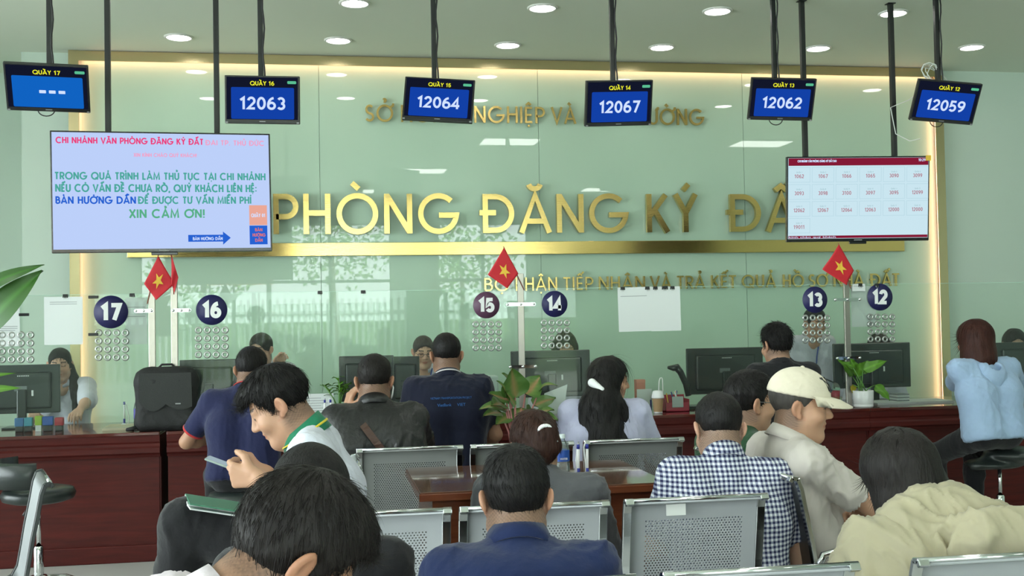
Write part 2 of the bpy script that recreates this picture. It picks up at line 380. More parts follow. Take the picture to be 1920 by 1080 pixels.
# lettering
def line(words, yb, yt, label, Y=YW-.06, t=.135, dep=.03):
    r = empty('wall_lettering', (0, 0, 0), 0, label, 'lettering', 'gold lettering on the green glass wall')
    zb = at(1000, yb, Y=Y).z; zt = at(1000, yt, Y=Y).z
    for wd, a, b_ in words:
        gold_word(wd, at(a, (yb+yt)/2, Y=Y).x, at(b_, (yb+yt)/2, Y=Y).x, zb, zt, r, Y, dep, t)
line([('VĂN', 250, 474), ('PHÒNG', 512, 860), ('ĐĂNG', 905, 1178), ('KÝ', 1213, 1308), ('ĐẤT', 1369, 1545), ('ĐAI', 1575, 1688)], 436.5, 363.5, 'largest line of thin gold capitals on the green glass wall, above the gold bar', YW-.075, .135, .045)
line([('SỞ', 685, 737), ('NÔNG', 752, 868), ('NGHIỆP', 889, 1021), ('VÀ', 1034, 1080), ('MÔI', 1095, 1160), ('TRƯỜNG', 1176, 1320)], 231, 200, 'small line of gold capitals high on the green glass wall behind the number monitors', YW-.05, .125, .025)
line([('BỘ', 908, 955), ('PHẬN', 967, 1045), ('TIẾP', 1056, 1112), ('NHẬN', 1123, 1210), ('VÀ', 1220, 1259), ('TRẢ', 1270, 1322), ('KẾT', 1334, 1381), ('QUẢ', 1392, 1455), ('HỒ', 1469, 1508), ('SƠ', 1518, 1553), ('NHÀ', 1564, 1620), ('ĐẤT', 1634, 1687)], 545, 520, 'small line of gold capitals on the green glass wall below the gold bar', YW-.05, .12, .025)

# ------------------------------------------------------------------ ceiling lights
M['downlight'] = emis('downlight_disc', (1.0, .985, .92), DOWNLIGHT_POWER)
M['panel'] = emis('light_panel_disc', (.97, 1.0, .95), PANEL_POWER)
M['trimwhite'] = mat('white_lamp_trim', (.75, .76, .72), .4)
LP = [(335, 69), (634, 75), (952, 84), (1241, 88), (1534, 90), (1822, 88), (665, 5), (1017, 14), (1345, 20), (1675, 24)]
where = ['far row, first from the left above the big information screen', 'far row, second from the left', 'far row, third from the left', 'far row, fourth from the left', 'far row, fifth from the left beside a screen pole', 'far row, last on the right',
         'near row, cut by the top edge, first from the left', 'near row, second from the left', 'near row, third from the left', 'near row behind a screen pole, last on the right']
proto = None
for i in range(len(LP)+1):
    if i < len(LP):
        p = at(*LP[i], Z=HC)
    else: p = Vector((-1.12, 7.87, HC))
    if proto is None:
        r = proto = empty('downlight', (0, 0, 0))
        MB().lathe([(.112, 0), (.112, -.006), (.104, -.012), (.094, -.012), (.092, -.004)], n=32).build('trim_ring', M['trimwhite'], r)
        MB().lathe([(0, -.007), (.092, -.007), (.092, -.003), (0, -.003)], n=32).build('lamp_disc', M['downlight'], r)
    else: r = copy_tree(proto)
    r.location = (p.x, p.y, HC)
    tag(r, 'round white ceiling downlight, '+where[i] if i < len(LP) else 'round white ceiling downlight just outside the left of the top edge', 'downlight', 'round ceiling downlights')
# square light panels over the waiting area (mirrored in the green glass), plus two added out of view
proto = None
def mirrored(px, py):       # the ceiling point whose mirror image in the glass wall is seen at a pixel
    p = at(px, py, Z=HC); return Vector((p.x, 2*YW-p.y, HC))
q = [mirrored(955, 265), mirrored(1425, 269), mirrored(790, 320), mirrored(720, 358), mirrored(1130, 355)]
PP = [(v.x, v.y) for v in q]+[(-3.4, 3.0), (-3.4, 6.2)]  # last two lamps are added out of view to light the left side
names = ['mirrored in the green glass above the letters ĐĂNG', 'mirrored in the green glass above the letters ĐẤT', 'mirrored in the green glass below the 12064 monitor', 'mirrored in the green glass left of the letter Ă', 'mirrored in the green glass right of the letters ĐĂNG', 'over the waiting area by the left windows', 'over the counters by the left windows']
for i, (x, y) in enumerate(PP):
    if proto is None:
        r = proto = empty('ceiling_lamp', (0, 0, 0))
        b = MB(); w, h = .38, .28
        b.box(-w, w, -h, -h+.02, -.014, 0).box(-w, w, h-.02, h, -.014, 0).box(-w, -w+.02, -h+.02, h-.02, -.014, 0).box(w-.02, w, -h+.02, h-.02, -.014, 0)
        b.build('diffuser_rim', M['trimwhite'], r); box('diffuser', M['panel'], -w+.02, w-.02, -h+.02, h-.02, -.010, -.002, r)
    else: r = copy_tree(proto)
    r.location = (x, y, HC)
    tag(r, 'rectangular ceiling lamp '+names[i], 'ceiling lamp', 'rectangular ceiling lamps')

# ------------------------------------------------------------------ the street beyond the glazing (seen mirrored in the glass)
M['pave'] = mat('street_paving', (.5, .49, .46), .8, var=.1, vscale=2)
M['leafout'] = mat('tree_leaf', (.20, .36, .08), .6, var=.3, vscale=3)
M['bark'] = mat('tree_bark', (.12, .08, .05), .8, bump=.3, bscale=20)
M['fence'] = mat('white_fence_paint', (.72, .78, .80), .5)
M['banner'] = mat('orange_banner', (.48, .15, .05), .6); M['bannertext'] = mat('banner_yellow', (.85, .55, .08), .6)
M['house'] = mat('hedge_wall', (.10, .16, .06), .9, var=.5, vscale=1.5)
struct(box('wall_street', M['house'], -14, 12, -16.2, -16, 0, 1.5))
sd = bpy.data.lights.new('sun', 'SUN'); sd.energy = 22; sd.angle = .02; sd.color = (1, .95, .85)
so = bpy.data.objects.new('sun', sd); COL.objects.link(so); so.rotation_euler = (math.radians(-30), math.radians(15), 0)
rng = random.Random(4)
for i, (x, y, h, wd) in enumerate([(-2.9, -8.5, 3.1, 1.5), (.2, -10, 3.6, 1.9), (3.4, -8.6, 3.0, 1.6)]):
    r = empty('street_tree', (x, y, 0), 0, 'leafy street tree %s, mirrored in the glass' % ['behind the left end of the white fence', 'behind the orange banner', 'outside the smaller window'][i], 'tree', 'trees outside')
    MB().tube([(0, 0, 0), (.05, 0, 1.0), (0, .05, h-.4)], [.1, .08, .05], 8).build('trunk', M['bark'], r)
    b = MB()
    for k in range(900):
        u = rng.gauss(0, 1), rng.gauss(0, 1), rng.gauss(0, 1); l = math.sqrt(sum(a*a for a in u)) or 1; q_ = (rng.random()**.4)
        c = Vector((u[0]/l*wd*q_, u[1]/l*wd*.7*q_, h+u[2]/l*1.3*q_)); d = Vector((rng.uniform(-1, 1), rng.uniform(-1, 1), rng.uniform(-1, .3))).normalized()*rng.uniform(.1, .2); e = d.orthogonal().normalized()*.06
        b.quad(c, c+d*.5+e, c+d, c+d*.5-e)
    b.build('foliage', M['leafout'], r, False)
r = empty('street_fence', (0, -6.2, 0), 0, 'white bar fence along the street outside, seen mirrored in the glass', 'fence')
b = MB()
for k in range(60): b.box(-4+k*.13, -3.95+k*.13, -.02, .02, .1, 1.9)
b.build('fence_bars', M['fence'], r); MB().box(-4, 3.8, -.03, .03, .25, .32).box(-4, 3.8, -.03, .03, 1.6, 1.68).build('fence_rails', M['fence'], r)
p = at(450, 508, Y=2*YW+7.0)
r = empty('street_banner', (p.x, -7.0, p.z), math.pi, 'orange street banner with yellow letters outside, mirrored in the green glass wall', 'banner')
box('banner_board', M['banner'], -.75, .75, -.02, .02, -.32, .32, r); text('banner_text', 'THỦ ĐỨC', M['bannertext'], 0, -.02, 1.25, .36, r, -.022, bold=.02)
MB().box(-.7, -.66, .02, .06, -p.z, .3).box(.66, .7, .02, .06, -p.z, .3).build('banner_posts', M['frame'], r)
# ------------------------------------------------------------------ number monitors hung from the ceiling
M['scr_dark'] = emis('screen_navy_black', (.006, .008, .022), 1.0)
M['scr_blue'] = emis('screen_blue', (.006, .05, .37), 1.0)
M['scr_blue_bright'] = emis('screen_bright_blue', (.005, .12, .52), 1.0)
M['scr_white'] = emis('screen_number_white', (.62, .74, 1.0), 1.0)
M['scr_yellow'] = emis('screen_yellow', (.80, .80, .03), 1.0)
M['scr_green'] = emis('screen_green', (.10, .50, .28), 1.0)
M['cable'] = mat('black_cable', (.015, .015, .016), .5); M['whitecable'] = mat('white_cable', (.7, .74, .7), .5)
def mount(loc, yaw, pitch, roll, name, parent):
    """tilted head of a hung monitor: an Empty would add a level, so parts carry the tilt themselves"""
    R = (Matrix.Rotation(math.radians(yaw), 4, 'Z') @ Matrix.Rotation(math.radians(pitch), 4, 'X') @ Matrix.Rotation(math.radians(roll), 4, 'Y'))
    return R
def queue_monitor(head, num, loc, w, yaw, pitch, roll, polepx, label, blue='scr_blue', loop=True):
    r = empty('queue_monitor', loc, 0, label, 'monitor', 'number monitors hung over the counters')
    R = mount(loc, yaw, pitch, roll, '', r); h = w/1.55
    b = MB(); b.box(-w/2, w/2, 0, .03, -h/2, h/2, .004, R); b.box(-w*.32, w*.32, .03, .055, -h*.34, h*.34, .01, R)
    cs = b.build('casing', M['black'], r)
    sx0, sx1, sz0, sz1 = -w/2+.012, w/2-.012, -h/2+.026, h/2-.010
    sc = MB().box(sx0, sx1, -.0015, .002, sz0, sz1, 0, R).build('screen', M['scr_dark'], r)
    def rr(x0, x1, z0, z1, y, rad, m, nm):
        poly = []
        for cx, cz, a in ((x1-rad, z1-rad, 0), (x0+rad, z1-rad, 90), (x0+rad, z0+rad, 180), (x1-rad, z0+rad, 270)):
            poly += [(cx+rad*math.cos(math.radians(a+t)), cz+rad*math.sin(math.radians(a+t))) for t in (0, 30, 60, 90)]
        return MB().prism(poly, y-.0006, y, R).build(nm, m, sc)
    U = lambda u: -w/2+u*w
    V = lambda v: h/2-v*h
    rr(U(.085), U(.925), V(.905), V(.245), -.0022, .008, M[blue], 'blue_field')
    stroke_text('heading_text', head, M['scr_yellow'], U(.5), V(.16), w*.32, h*.085, sc, -.0026, .21, R)
    rr(U(.835), U(.955), V(.165), V(.105), -.0026, .006, M['scr_green'], 'green_mark')
    if num == '---':
        for k in range(3): rr(U(.40+.115*k), U(.48+.115*k), V(.60), V(.535), -.0032, .003, M['scr_white'], 'number_dash')
    else: stroke_text('number_text', num, M['scr_white'], U(.505), V(.575), w*.60, h*.26, sc, -.0032, .19, R, .12)
    MB().box(U(.46), U(.54), -.003, 0, V(.965), V(.945), 0, R).build('maker_badge', M['greyplastic'], r)
    for s in (-1, 1): MB().box(s*(w/2-.012)-.008, s*(w/2-.012)+.008, -.003, .0, -h/2, -h/2+.012, .002, R).build('corner_mark', M['greyplastic'], r)
    # pole and bracket
    p = at(polepx[0], polepx[1], Y=loc[1]+.10)-Vector(loc)
    top = HC-loc[2]
    MB().box(p.x-.016, p.x+.016, p.y-.016, p.y+.016, 0, top-.006, .003).build('pole', M['pole'], r)
    MB().box(p.x-.03, p.x+.03, p.y-.03, p.y+.03, top-.006, top, .002).build('ceiling_plate', M['pole'], r)
    q = R @ Vector((p.x, .06, 0))
    MB().box(p.x-.05, p.x+.05, .05, p.y+.016, -.05, .05, .004).build('bracket', M['pole'], r)
    rng = random.Random(hash(num) & 255)
    MB().tube([(p.x+.02+.006*math.sin(k*1.3), p.y-.022+.004*math.cos(k), .1+(top-.1)*k/12) for k in range(13)], .006, 6).build('cable', M['cable'], r)
    if loop:
        c = R @ Vector((-.02, .02, -h/2))
        MB().tube([c+Vector((.05*math.cos(t), .01, .04*math.sin(t)+.005)) for t in [math.pi+math.pi*k/10 for k in range(11)]], .0035, 6).build('cable_loop', M['cable'], r)
    return r
q = 'number monitor headed %s showing %s, '
queue_monitor('QUẦY 17', '---', (-1.668, 7.235, 2.927), .483, 6.9, 35, .2, (93, 105), 'hanging monitor headed QUẦY 17 with three dashes, left of the large information screen', 'scr_blue_bright')
queue_monitor('QUẦY 16', '12063', (-.374, 7.223, 2.874), .468, -4.4, 5, .9, (489, 130), q % ('QUẦY 16', '12063')+'second from the left', loop=False)
queue_monitor('QUẦY 15', '12064', (.769, 7.436, 2.935), .471, -9.6, -10, 4.4, (814, 135), q % ('QUẦY 15', '12064')+'in front of the small top lettering', loop=False)
queue_monitor('QUẦY 14', '12067', (1.988, 7.334, 2.906), .476, 5.1, 17.5, -2.8, (1149, 140), q % ('QUẦY 14', '12067')+'right of the middle', loop=False)
queue_monitor('QUẦY 13', '12062', (3.200, 7.434, 2.970), .462, -8.2, 22, 2, (1452, 135), q % ('QUẦY 13', '12062')+'crossing a black screen pole')
r = queue_monitor('QUẦY 12', '12059', (4.394, 7.336, 2.948), .466, -8.7, 25.5, 5.7, (1758, 130), q % ('QUẦY 12', '12059')+'tilted, with coiled white cable on top')
rng = random.Random(3); pts = []
for k in range(46):
    t = k*.62; pts.append(Vector((-.03+.105*math.cos(t)*(.6+.4*math.sin(k*.37)), .10+.02*math.sin(k*.9), .215+.075*math.sin(t*.97)+.02*math.sin(k*.21))))
MB().tube(pts, .0035, 5).build('coiled_cable', M['whitecable'], r)
MB().tube([(-.1, .09, .17), (-.15, .1, .09), (-.22, .12, .035), (-.30, .14, .005), (-.335, .17, -.01), (-.30, .17, -.2), (-.22, .12, -.26), (-.16, .08, -.25)], .0035, 5).build('loose_cable', M['whitecable'], r)

# ------------------------------------------------------------------ the two large information screens
M['tv_page'] = emis('screen_pale_blue', (.49, .61, .92), 1.0); M['tv_page2'] = emis('screen_pale_cyan', (.57, .76, .84), 1.0)
M['t_pink'] = emis('screen_text_pink', (.80, .05, .20), 1.0); M['t_pinklight'] = emis('screen_text_light_pink', (.85, .35, .55), 1.0)
M['t_teal'] = emis('screen_text_teal', (.07, .38, .32), 1.0); M['t_blue'] = emis('screen_text_blue', (.02, .12, .62), 1.0)
M['t_green'] = emis('screen_text_green', (.10, .42, .24), 1.0); M['t_peach'] = emis('screen_peach', (.80, .38, .30), 1.0)
M['t_maroon'] = emis('screen_maroon', (.22, .01, .035), 1.0); M['t_cell'] = emis('screen_cell_line', (.42, .62, .70), 1.0)
M['t_red'] = emis('screen_text_dull_red', (.42, .17, .22), 1.0); M['t_grey'] = emis('screen_text_grey', (.25, .42, .46), 1.0)
M['t_orange'] = emis('screen_text_orange', (.75, .18, .12), 1.0)
def big_screen(loc, w, h, yaw, pitch, roll, poles, page, label, stuff):
    r = empty('information_screen', loc, 0, label, 'screen', 'large screens hung on twin poles')
    R = mount(loc, yaw, pitch, roll, '', r)
    b = MB(); b.box(-w/2, w/2, 0, .035, -h/2, h/2, .004, R); b.box(-w*.36, w*.36, .035, .07, -h*.42, h*.2, .012, R); b.box(-w*.06, w*.06, -.002, .02, -h/2-.018, -h/2, .003, R)
    b.build('casing', M['blackgloss'], r)
    sc = MB().box(-w/2+.010, w/2-.010, -.0015, .002, -h/2+.022, h/2-.010, 0, R).build('screen', page, r)
    MB().box(-.03, .03, -.002, 0, -h/2+.007, -h/2+.014, 0, R).build('maker_badge', M['greyplastic'], r)
    for px in poles:
        p = at(px[0], px[1], Y=loc[1]+.15)-Vector(loc); top = HC-loc[2]
        MB().box(p.x-.017, p.x+.017, p.y-.017, p.y+.017, -h*.15, top-.006, .003).build('pole', M['pole'], r)
        MB().box(p.x-.03, p.x+.03, p.y-.03, p.y+.03, top-.006, top, .002).build('ceiling_plate', M['pole'], r)
        MB().box(p.x-.03, p.x+.03, .085, p.y-.017, -h*.15, h*.25, .004).build('bracket', M['pole'], r)
    stuff(r, sc, R)
    return r
def tvl(r, sc, R):
    L, T, RR, B = 92, 246, 509, 472; w, h = 1.317, .7526
    X = lambda px: (px-(L+RR)/2)/(RR-L)*w
    Z = lambda py: -(py-(T+B)/2)/(B-T)*h
    def t(s, m, x0, x1, y0, y1, nm='screen_text', bold=.19): h_ = abs(Z(y0)-Z(y1))*(.66 if y1-y0 > 9 and s[0] != 'B' or s[:6] == 'BÀN HƯ' and y1-y0 > 15 else .62); stroke_text(nm, s, m, X((x0+x1)/2), Z(y1)+h_*.5+abs(Z(y0)-Z(y1))*.10, X(x1)-X(x0), h_, sc, -.0024, .21, R, .17)
    t('CHI NHÁNH VĂN PHÒNG ĐĂNG KÝ ĐẤT', M['t_pink'], 103, 378, 254, 271); t('ĐAI TP. THỦ ĐỨC', M['t_pinklight'], 383, 497, 257, 271)
    t('XIN KÍNH CHÀO QUÝ KHÁCH!', M['t_pinklight'], 246, 365, 284, 294)
    t('TRONG QUÁ TRÌNH LÀM THỦ TỤC TẠI CHI NHÁNH', M['t_teal'], 100, 498, 318, 338)
    t('NẾU CÓ VẤN ĐỀ CHƯA RÕ, QUÝ KHÁCH LIÊN HỆ:', M['t_teal'], 101, 480, 340, 361)
    t('BÀN HƯỚNG DẪN', M['t_blue'], 101, 248, 363, 383); t('ĐỂ ĐƯỢC TƯ VẤN MIỄN PHÍ', M['t_teal'], 253, 469, 363, 383)
    t('XIN CẢM ƠN!', M['t_green'], 236, 378, 386, 410)
    ar = [(346, 440), (413, 440), (413, 434), (428, 446), (413, 459), (413, 453), (346, 453)]
    MB().prism([(X(a), Z(b_)) for a, b_ in ar], -.0024, -.0018, R).build('blue_arrow', M['t_blue'], sc)
    t('BÀN HƯỚNG DẪN', M['scr_white'], 355, 412, 442, 451, bold=.01)
    for y0, y1, m, nm in ((384, 422, 't_peach', 'peach_block'), (423, 459, 't_blue', 'blue_block')):
        MB().prism([(X(465), Z(y0)), (X(500), Z(y0)), (X(500), Z(y1)), (X(465), Z(y1))], -.0024, -.0018, R).build(nm, M[m], sc)
    def t2(s, m, x0, x1, y0, y1): stroke_text('screen_text', s, m, X((x0+x1)/2), Z((y0+y1)/2), X(x1)-X(x0), abs(Z(y0)-Z(y1))*.72, sc, -.003, .2, R, .17)
    t2('QUẦY 01', M['scr_white'], 469, 496, 399, 408); t2('BÀN', M['t_orange'], 476, 490, 427, 435); t2('HƯỚNG', M['t_orange'], 471, 496, 437, 445); t2('DẪN', M['t_orange'], 476, 490, 447, 455)
big_screen((-.986, 7.244, 2.289), 1.317, .7526, 5.1, .3, -.5, [(203, 240), (407, 240)], M['tv_page'], 'large pale blue information screen with pink, teal and blue writing, hung at the left', tvl)
def tvr(r, sc, R):
    L, T, RR, B = 1475, 293, 1743, 452.5; w, h = 1.042, .6058
    X = lambda px: (px-(L+RR)/2)/(RR-L)*w
    Z = lambda py: -(py-(T+B)/2)/(B-T)*h
    def q(x0, x1, y0, y1, m, nm, y=-.0022): return MB().prism([(X(x0), Z(y0)), (X(x1), Z(y0)), (X(x1), Z(y1)), (X(x0), Z(y1))], y-.0004, y, R).build(nm, m, sc)
    def t(s, m, x0, x1, y0, y1, bold=.01): text('screen_text', s, m, X((x0+x1)/2), Z((y0+y1)/2), X(x1)-X(x0), abs(Z(y0)-Z(y1)), sc, -.003, M4=R, bold=bold)
    q(1478, 1740, 296, 310, M['t_maroon'], 'maroon_header'); q(1478, 1740, 441, 446, M['t_maroon'], 'maroon_footer')
    stroke_text('screen_text', 'CHI NHÁNH VĂN PHÒNG ĐĂNG KÝ ĐẤT ĐAI', M['scr_white'], X(1531), Z(301.5), X(1567)-X(1495), abs(Z(299)-Z(303)), sc, -.003, .22, R, .16); stroke_text('screen_text', '10:29', M['scr_white'], X(1728), Z(300.5), X(1735)-X(1722), abs(Z(298)-Z(303)), sc, -.003, .2, R, .16)
    t('kính chào quý khách', M['scr_white'], 1479, 1567, 442, 446)
    qd = MB().prism([(X(1735), Z(292)), (X(1745), Z(292)), (X(1745), Z(302)), (X(1735), Z(302))], -.004, -.003, R).build('yellow_sticker', M['yellow'], r)
    rows = [['1062', '1067', '1066', '1065', '3090', '3099'], ['3093', '3098', '3100', '3097', '3095', '12099'], ['12062', '12067', '12064', '12063', '12000', '12000'], ['19011']]
    k = 0
    for j, row in enumerate(rows):
        for i, s in enumerate(row):
            cx = 1498+44.4*i; cy = 327+31.8*j-(.5 if j == 3 else 0); k += 1
            b = MB()
            x0, x1, y0, y1 = X(cx-20.5), X(cx+20.5), Z(cy+14), Z(cy-14); e = .0022
            for a in ((x0, x1, y0, y0+e), (x0, x1, y1-e, y1), (x0, x0+e, y0, y1), (x1-e, x1, y0, y1)): b.box(a[0], a[1], -.0026, -.0022, a[2], a[3], 0, R)
            b.build('number_cell', M['t_cell'], sc)
            t('Quầy %d' % k, M['t_grey'], cx-5.5, cx+5.5, cy-7, cy-3, 0); ww = 8.5 if len(s) == 4 else 10
            stroke_text('screen_text', s, M['t_red'], X(cx), Z(cy+2.5), X(cx+ww)-X(cx-ww), abs(Z(cy-1)-Z(cy+6)), sc, -.003, .16, R, .16)
big_screen((3.768, 7.461, 2.270), 1.042, .6058, -5.8, 5.1, .1, [(1510, 288), (1677, 288)], M['tv_page2'], 'large screen with maroon header and grid of small numbers, hung at the right', tvr)

# ------------------------------------------------------------------ the counters
def counter(x0, x1, label, seams=()):
    r = empty('counter_desk', ((x0+x1)/2, YC, 0), 0, label, 'counter', 'mahogany counters')
    a, b = x0-(x0+x1)/2, x1-(x0+x1)/2
    m = MB(); m.box(a, b, 0, .82, ZC-.022, ZC, .004); m.build('desk_top', M['redwoodtop'], r)
    m = MB()
    prof = [(0, .778), (.004, .74), (.012, .728), (.012, .712), (.002, .70), (.002, .672), (.016, .66), (.022, .645), (.06, .645), (.06, .778)]
    vs0 = [m.bm.verts.new((a, y, z)) for y, z in prof]; vs1 = [m.bm.verts.new((b, y, z)) for y, z in prof]
    m.bm.faces.new(vs0); m.bm.faces.new(vs1[::-1])
    for i in range(len(prof)): j = (i+1) % len(prof); m.bm.faces.new((vs0[i], vs1[i], vs1[j], vs0[j]))
    m.build('front_moulding', M['redwood'], r)
    MB().box(a+.01, b-.01, .05, .075, .10, .645).build('front_panel', M['redwood'], r)
    MB().box(a, b, .03, .075, 0, .105, .006).build('plinth', M['redwood'], r)
    for x in (a, b-.025): MB().box(x, x+.025, .06, .8, .1, ZC-.022).build('side_panel', M['redwood'], r)
    for x in seams: MB().box(x-(x0+x1)/2-.002, x-(x0+x1)/2+.002, .0495, .0505, .10, .645).build('panel_joint', M['black'], r)
    return r
cx1 = at(299, 808, Y=YC).x; cx2 = at(312, 808, Y=YC).x; cx3 = at(1632, 765, Y=YC).x
counter(-3.4, cx1, 'left mahogany counter, in front of the woman typing in the white shirt')
counter(cx2, cx3-.002, 'long middle mahogany counter running from the backpack to the green pot plant')
counter(cx3, 6.6, 'right mahogany counter under the woman in the pale blue hoodie')

# ------------------------------------------------------------------ glass screens with numbered stickers
GT = 1.655
def glass(px0, px1, label, stickers, edge=True):
    x0 = at(px0, 560, Y=YG).x; x1 = at(px1, 560, Y=YG).x
    r = box('glass_screen', M['screenglass'], x0, x1, YG-.004, YG+.004, ZC+.02, GT)
    tag(r, label, 'glass screen', 'clear screens on the counters')
    box('top_edge', M['glassedge'], x0, x1, YG-.004, YG+.004, GT, GT+.0025, r)
    for num, sx, sy, dia, m, gx0, gx1, gy0, gy1 in stickers:
        p = at(sx, sy, Y=YG-.005); rad = dia/2*(p-Vector(C0)).length/F*.985
        if num:
            s = MB().lathe([(0, -.0006), (rad, -.0006), (rad, .0004), (0, .0004)], n=48, M=Matrix.Translation(p) @ Matrix.Rotation(math.pi/2, 4, 'X')).build('number_sticker', m, r)
            stroke_text('sticker_number', num, M['whitevinyl'], p.x, p.z, rad*1.08, rad*.98, s, p.y-.0012, .27, None, .16)
        for i in range(4):
            for j in range(4):
                q = at(gx0+(gx1-gx0)*i/3, gy0+(gy1-gy0)*j/3, Y=YG-.004); R = Matrix.Translation(q) @ Matrix.Rotation(math.pi/2, 4, 'X')
                MB().lathe([(.0105, -.002), (.011, .005), (.016, .008), (.0215, .005), (.023, -.002)], n=20, M=R).build('speaking_hole_ring', M['chromering'], r)
    return r
M['chromering'] = mat('hole_ring_metal', (.46, .48, .46), .35, .8)
glass(-60, 164, 'clear glass screen at the far left end, beside the big-leaved plant', [(None, 0, 0, 0, None, 4, 57, 628, 674)])
glass(166, 288, 'clear glass screen with the round navy number 17', [('17', 208, 585, 59, M['navy'], 185, 235, 624, 670)])
glass(322, 974, 'clear glass screen with round stickers 16 and 15', [('16', 397, 581, 56, M['navy'], 372, 422, 619, 665), ('15', 912, 572, 51, M['navyreflect'], 892, 935, 608, 652)])
glass(978, 1586, 'clear glass screen with round stickers 14 and 13', [('14', 1040, 570, 50, M['navy'], 1020, 1063, 605, 648), ('13', 1528, 562, 48.5, M['navy'], 1510, 1551, 596, 638)])
glass(1592, 2040, 'clear glass screen with the round navy number 12', [('12', 1650, 557, 49, M['navy'], 1632, 1673, 594, 636)])
def post(px, pytop, label, clamps):
    p = at(px, 600, Y=YG-.018); zt = at(px, pytop, Y=YG).z
    r = empty('screen_post', (p.x, p.y, ZC), 0, label, 'post', 'steel posts between the glass screens')
    MB().box(-.021, .021, -.0095, .0095, 0, zt-ZC, .003).build('upright', M['steel'], r)
    MB().box(-.04, .04, -.03, .03, 0, .006, .002).build('foot_plate', M['steel'], r)
    for a, b_, y in clamps:
        A = at(a, y, Y=YG-.03)-Vector((p.x, p.y, ZC)); B = at(b_, y, Y=YG-.03)-Vector((p.x, p.y, ZC)); z = A.z
        poly = [(B.x+.011*math.sin(t), z+.011*math.cos(t)) for t in [math.pi*k/8 for k in range(9)]]+[(A.x-.011*math.sin(t), z-.011*math.cos(t)) for t in [math.pi*k/8 for k in range(9)]]
        c = MB().prism(poly, -.016, -.010).build('clamp_bar', M['chrome'], r)
        for x in (A.x, (A.x+B.x)/2, B.x): MB().lathe([(0, .006), (.008, .005), (.010, 0)], n=16, M=Matrix.Translation((x, -.016, z)) @ Matrix.Rotation(math.pi/2, 4, 'X')).build('clamp_bolt', M['chrome'], c)
    return r
post(285, 520, 'steel post beside the round navy 17', [(255, 284, 583), (258, 284, 707)])
post(327, 516, 'steel post beside the round navy 16', [(325, 355, 582)])
post(977, 513, 'steel post between the round stickers 15 and 14', [(952, 1001, 571), (957, 1004, 688)])
post(1588, 530, 'steel post between the round navy 13 and 12', [(1566, 1612, 562), (1570, 1612, 672)])
# dark joints between the two left screens
for i, (px, py) in enumerate(((175, 557), (175, 627), (45, 590))):
    p = at(px, py, Y=YG-.012)
    tag(box('glass_joint', M['black'], p.x-.03, p.x+.03, p.y-.008, p.y+.006, p.z-.009, p.z+.009, None, .003), 'small black glass joint clip, '+['level with the top of the navy 17', 'below the navy 17', 'near the big green leaves'][i], 'joint', 'glass joints')

# ------------------------------------------------------------------ flags
def flag(quad, stick, label, star=True, Y=YG-.055):
    P = [at(x, y, Y=Y) for x, y in quad]    # hoist top, hoist bottom, fly bottom, fly top
    o = P[1].copy(); r = empty('small_flag', o, 0, label, 'flag', 'small flags on the screen posts')
    def S(u, v, off=0):
        p = P[0]*(1-u)*(1-v)+P[1]*(1-u)*v+P[3]*u*(1-v)+P[2]*u*v
        return p+Vector((0, -.012*math.sin(u*5+v*2)*u-off, 0))-o
    n = 14; b = MB(); vs = {}
    for side in (0, 1):
        for i in range(n+1):
            for j in range(n+1): vs[side, i, j] = b.bm.verts.new(S(i/n, j/n, .0006*(1-2*side)))
    for i in range(n):
        for j in range(n):
            f = b.bm.faces.new((vs[0, i, j], vs[0, i+1, j], vs[0, i+1, j+1], vs[0, i, j+1])); f.smooth = True
            f = b.bm.faces.new((vs[1, i, j], vs[1, i, j+1], vs[1, i+1, j+1], vs[1, i+1, j])); f.smooth = True
    for k in range(n):
        for a, c in (((k, 0), (k+1, 0)), ((n, k), (n, k+1)), ((k+1, n), (k, n)), ((0, k+1), (0, k))):
            b.bm.faces.new((vs[0, a[0], a[1]], vs[1, a[0], a[1]], vs[1, c[0], c[1]], vs[0, c[0], c[1]]))
    cl = b.build('cloth', M['red'], r)
    if star:
        pts = []
        for k in range(10):
            a = math.radians(90+36*k); q = .30 if k % 2 == 0 else .118; pts.append((.5+q*math.cos(a)*.82, .5-q*math.sin(a)*1.0))
        b = MB()
        for off in (.0035, -.0035):
            c = b.bm.verts.new(S(.5, .5, off)); ring = [b.bm.verts.new(S(u, v, off)) for u, v in pts]
            for k in range(10): b.bm.faces.new((c, ring[k], ring[(k+1) % 10]))
        b.build('star', M['yellow'], cl)
    a, c = at(*stick[0], Y=Y+.004)-o, at(*stick[1], Y=YG-.03)-o
    MB().tube([a, c], .0035, 8).build('stick', mat('flag_stick_wood', (.35, .12, .08), .6), r)
flag([(297, 480), (270, 532), (293, 563), (327, 532)], [(297, 478), (276, 570)], 'small red flag with yellow star by the navy 17')
flag([(322, 478), (321, 530), (327, 550), (334, 520)], [(321, 477), (326, 552)], 'small red flag seen edge-on beside the navy 16', False)
flag([(945, 464), (972, 513), (951, 541), (915, 515)], [(944, 462), (983, 544)], 'small red flag with yellow star between stickers 15 and 14')
flag([(1573, 458), (1601, 507), (1587, 535), (1543, 505)], [(1572, 456), (1595, 541)], 'small red flag with yellow star under the right information screen')

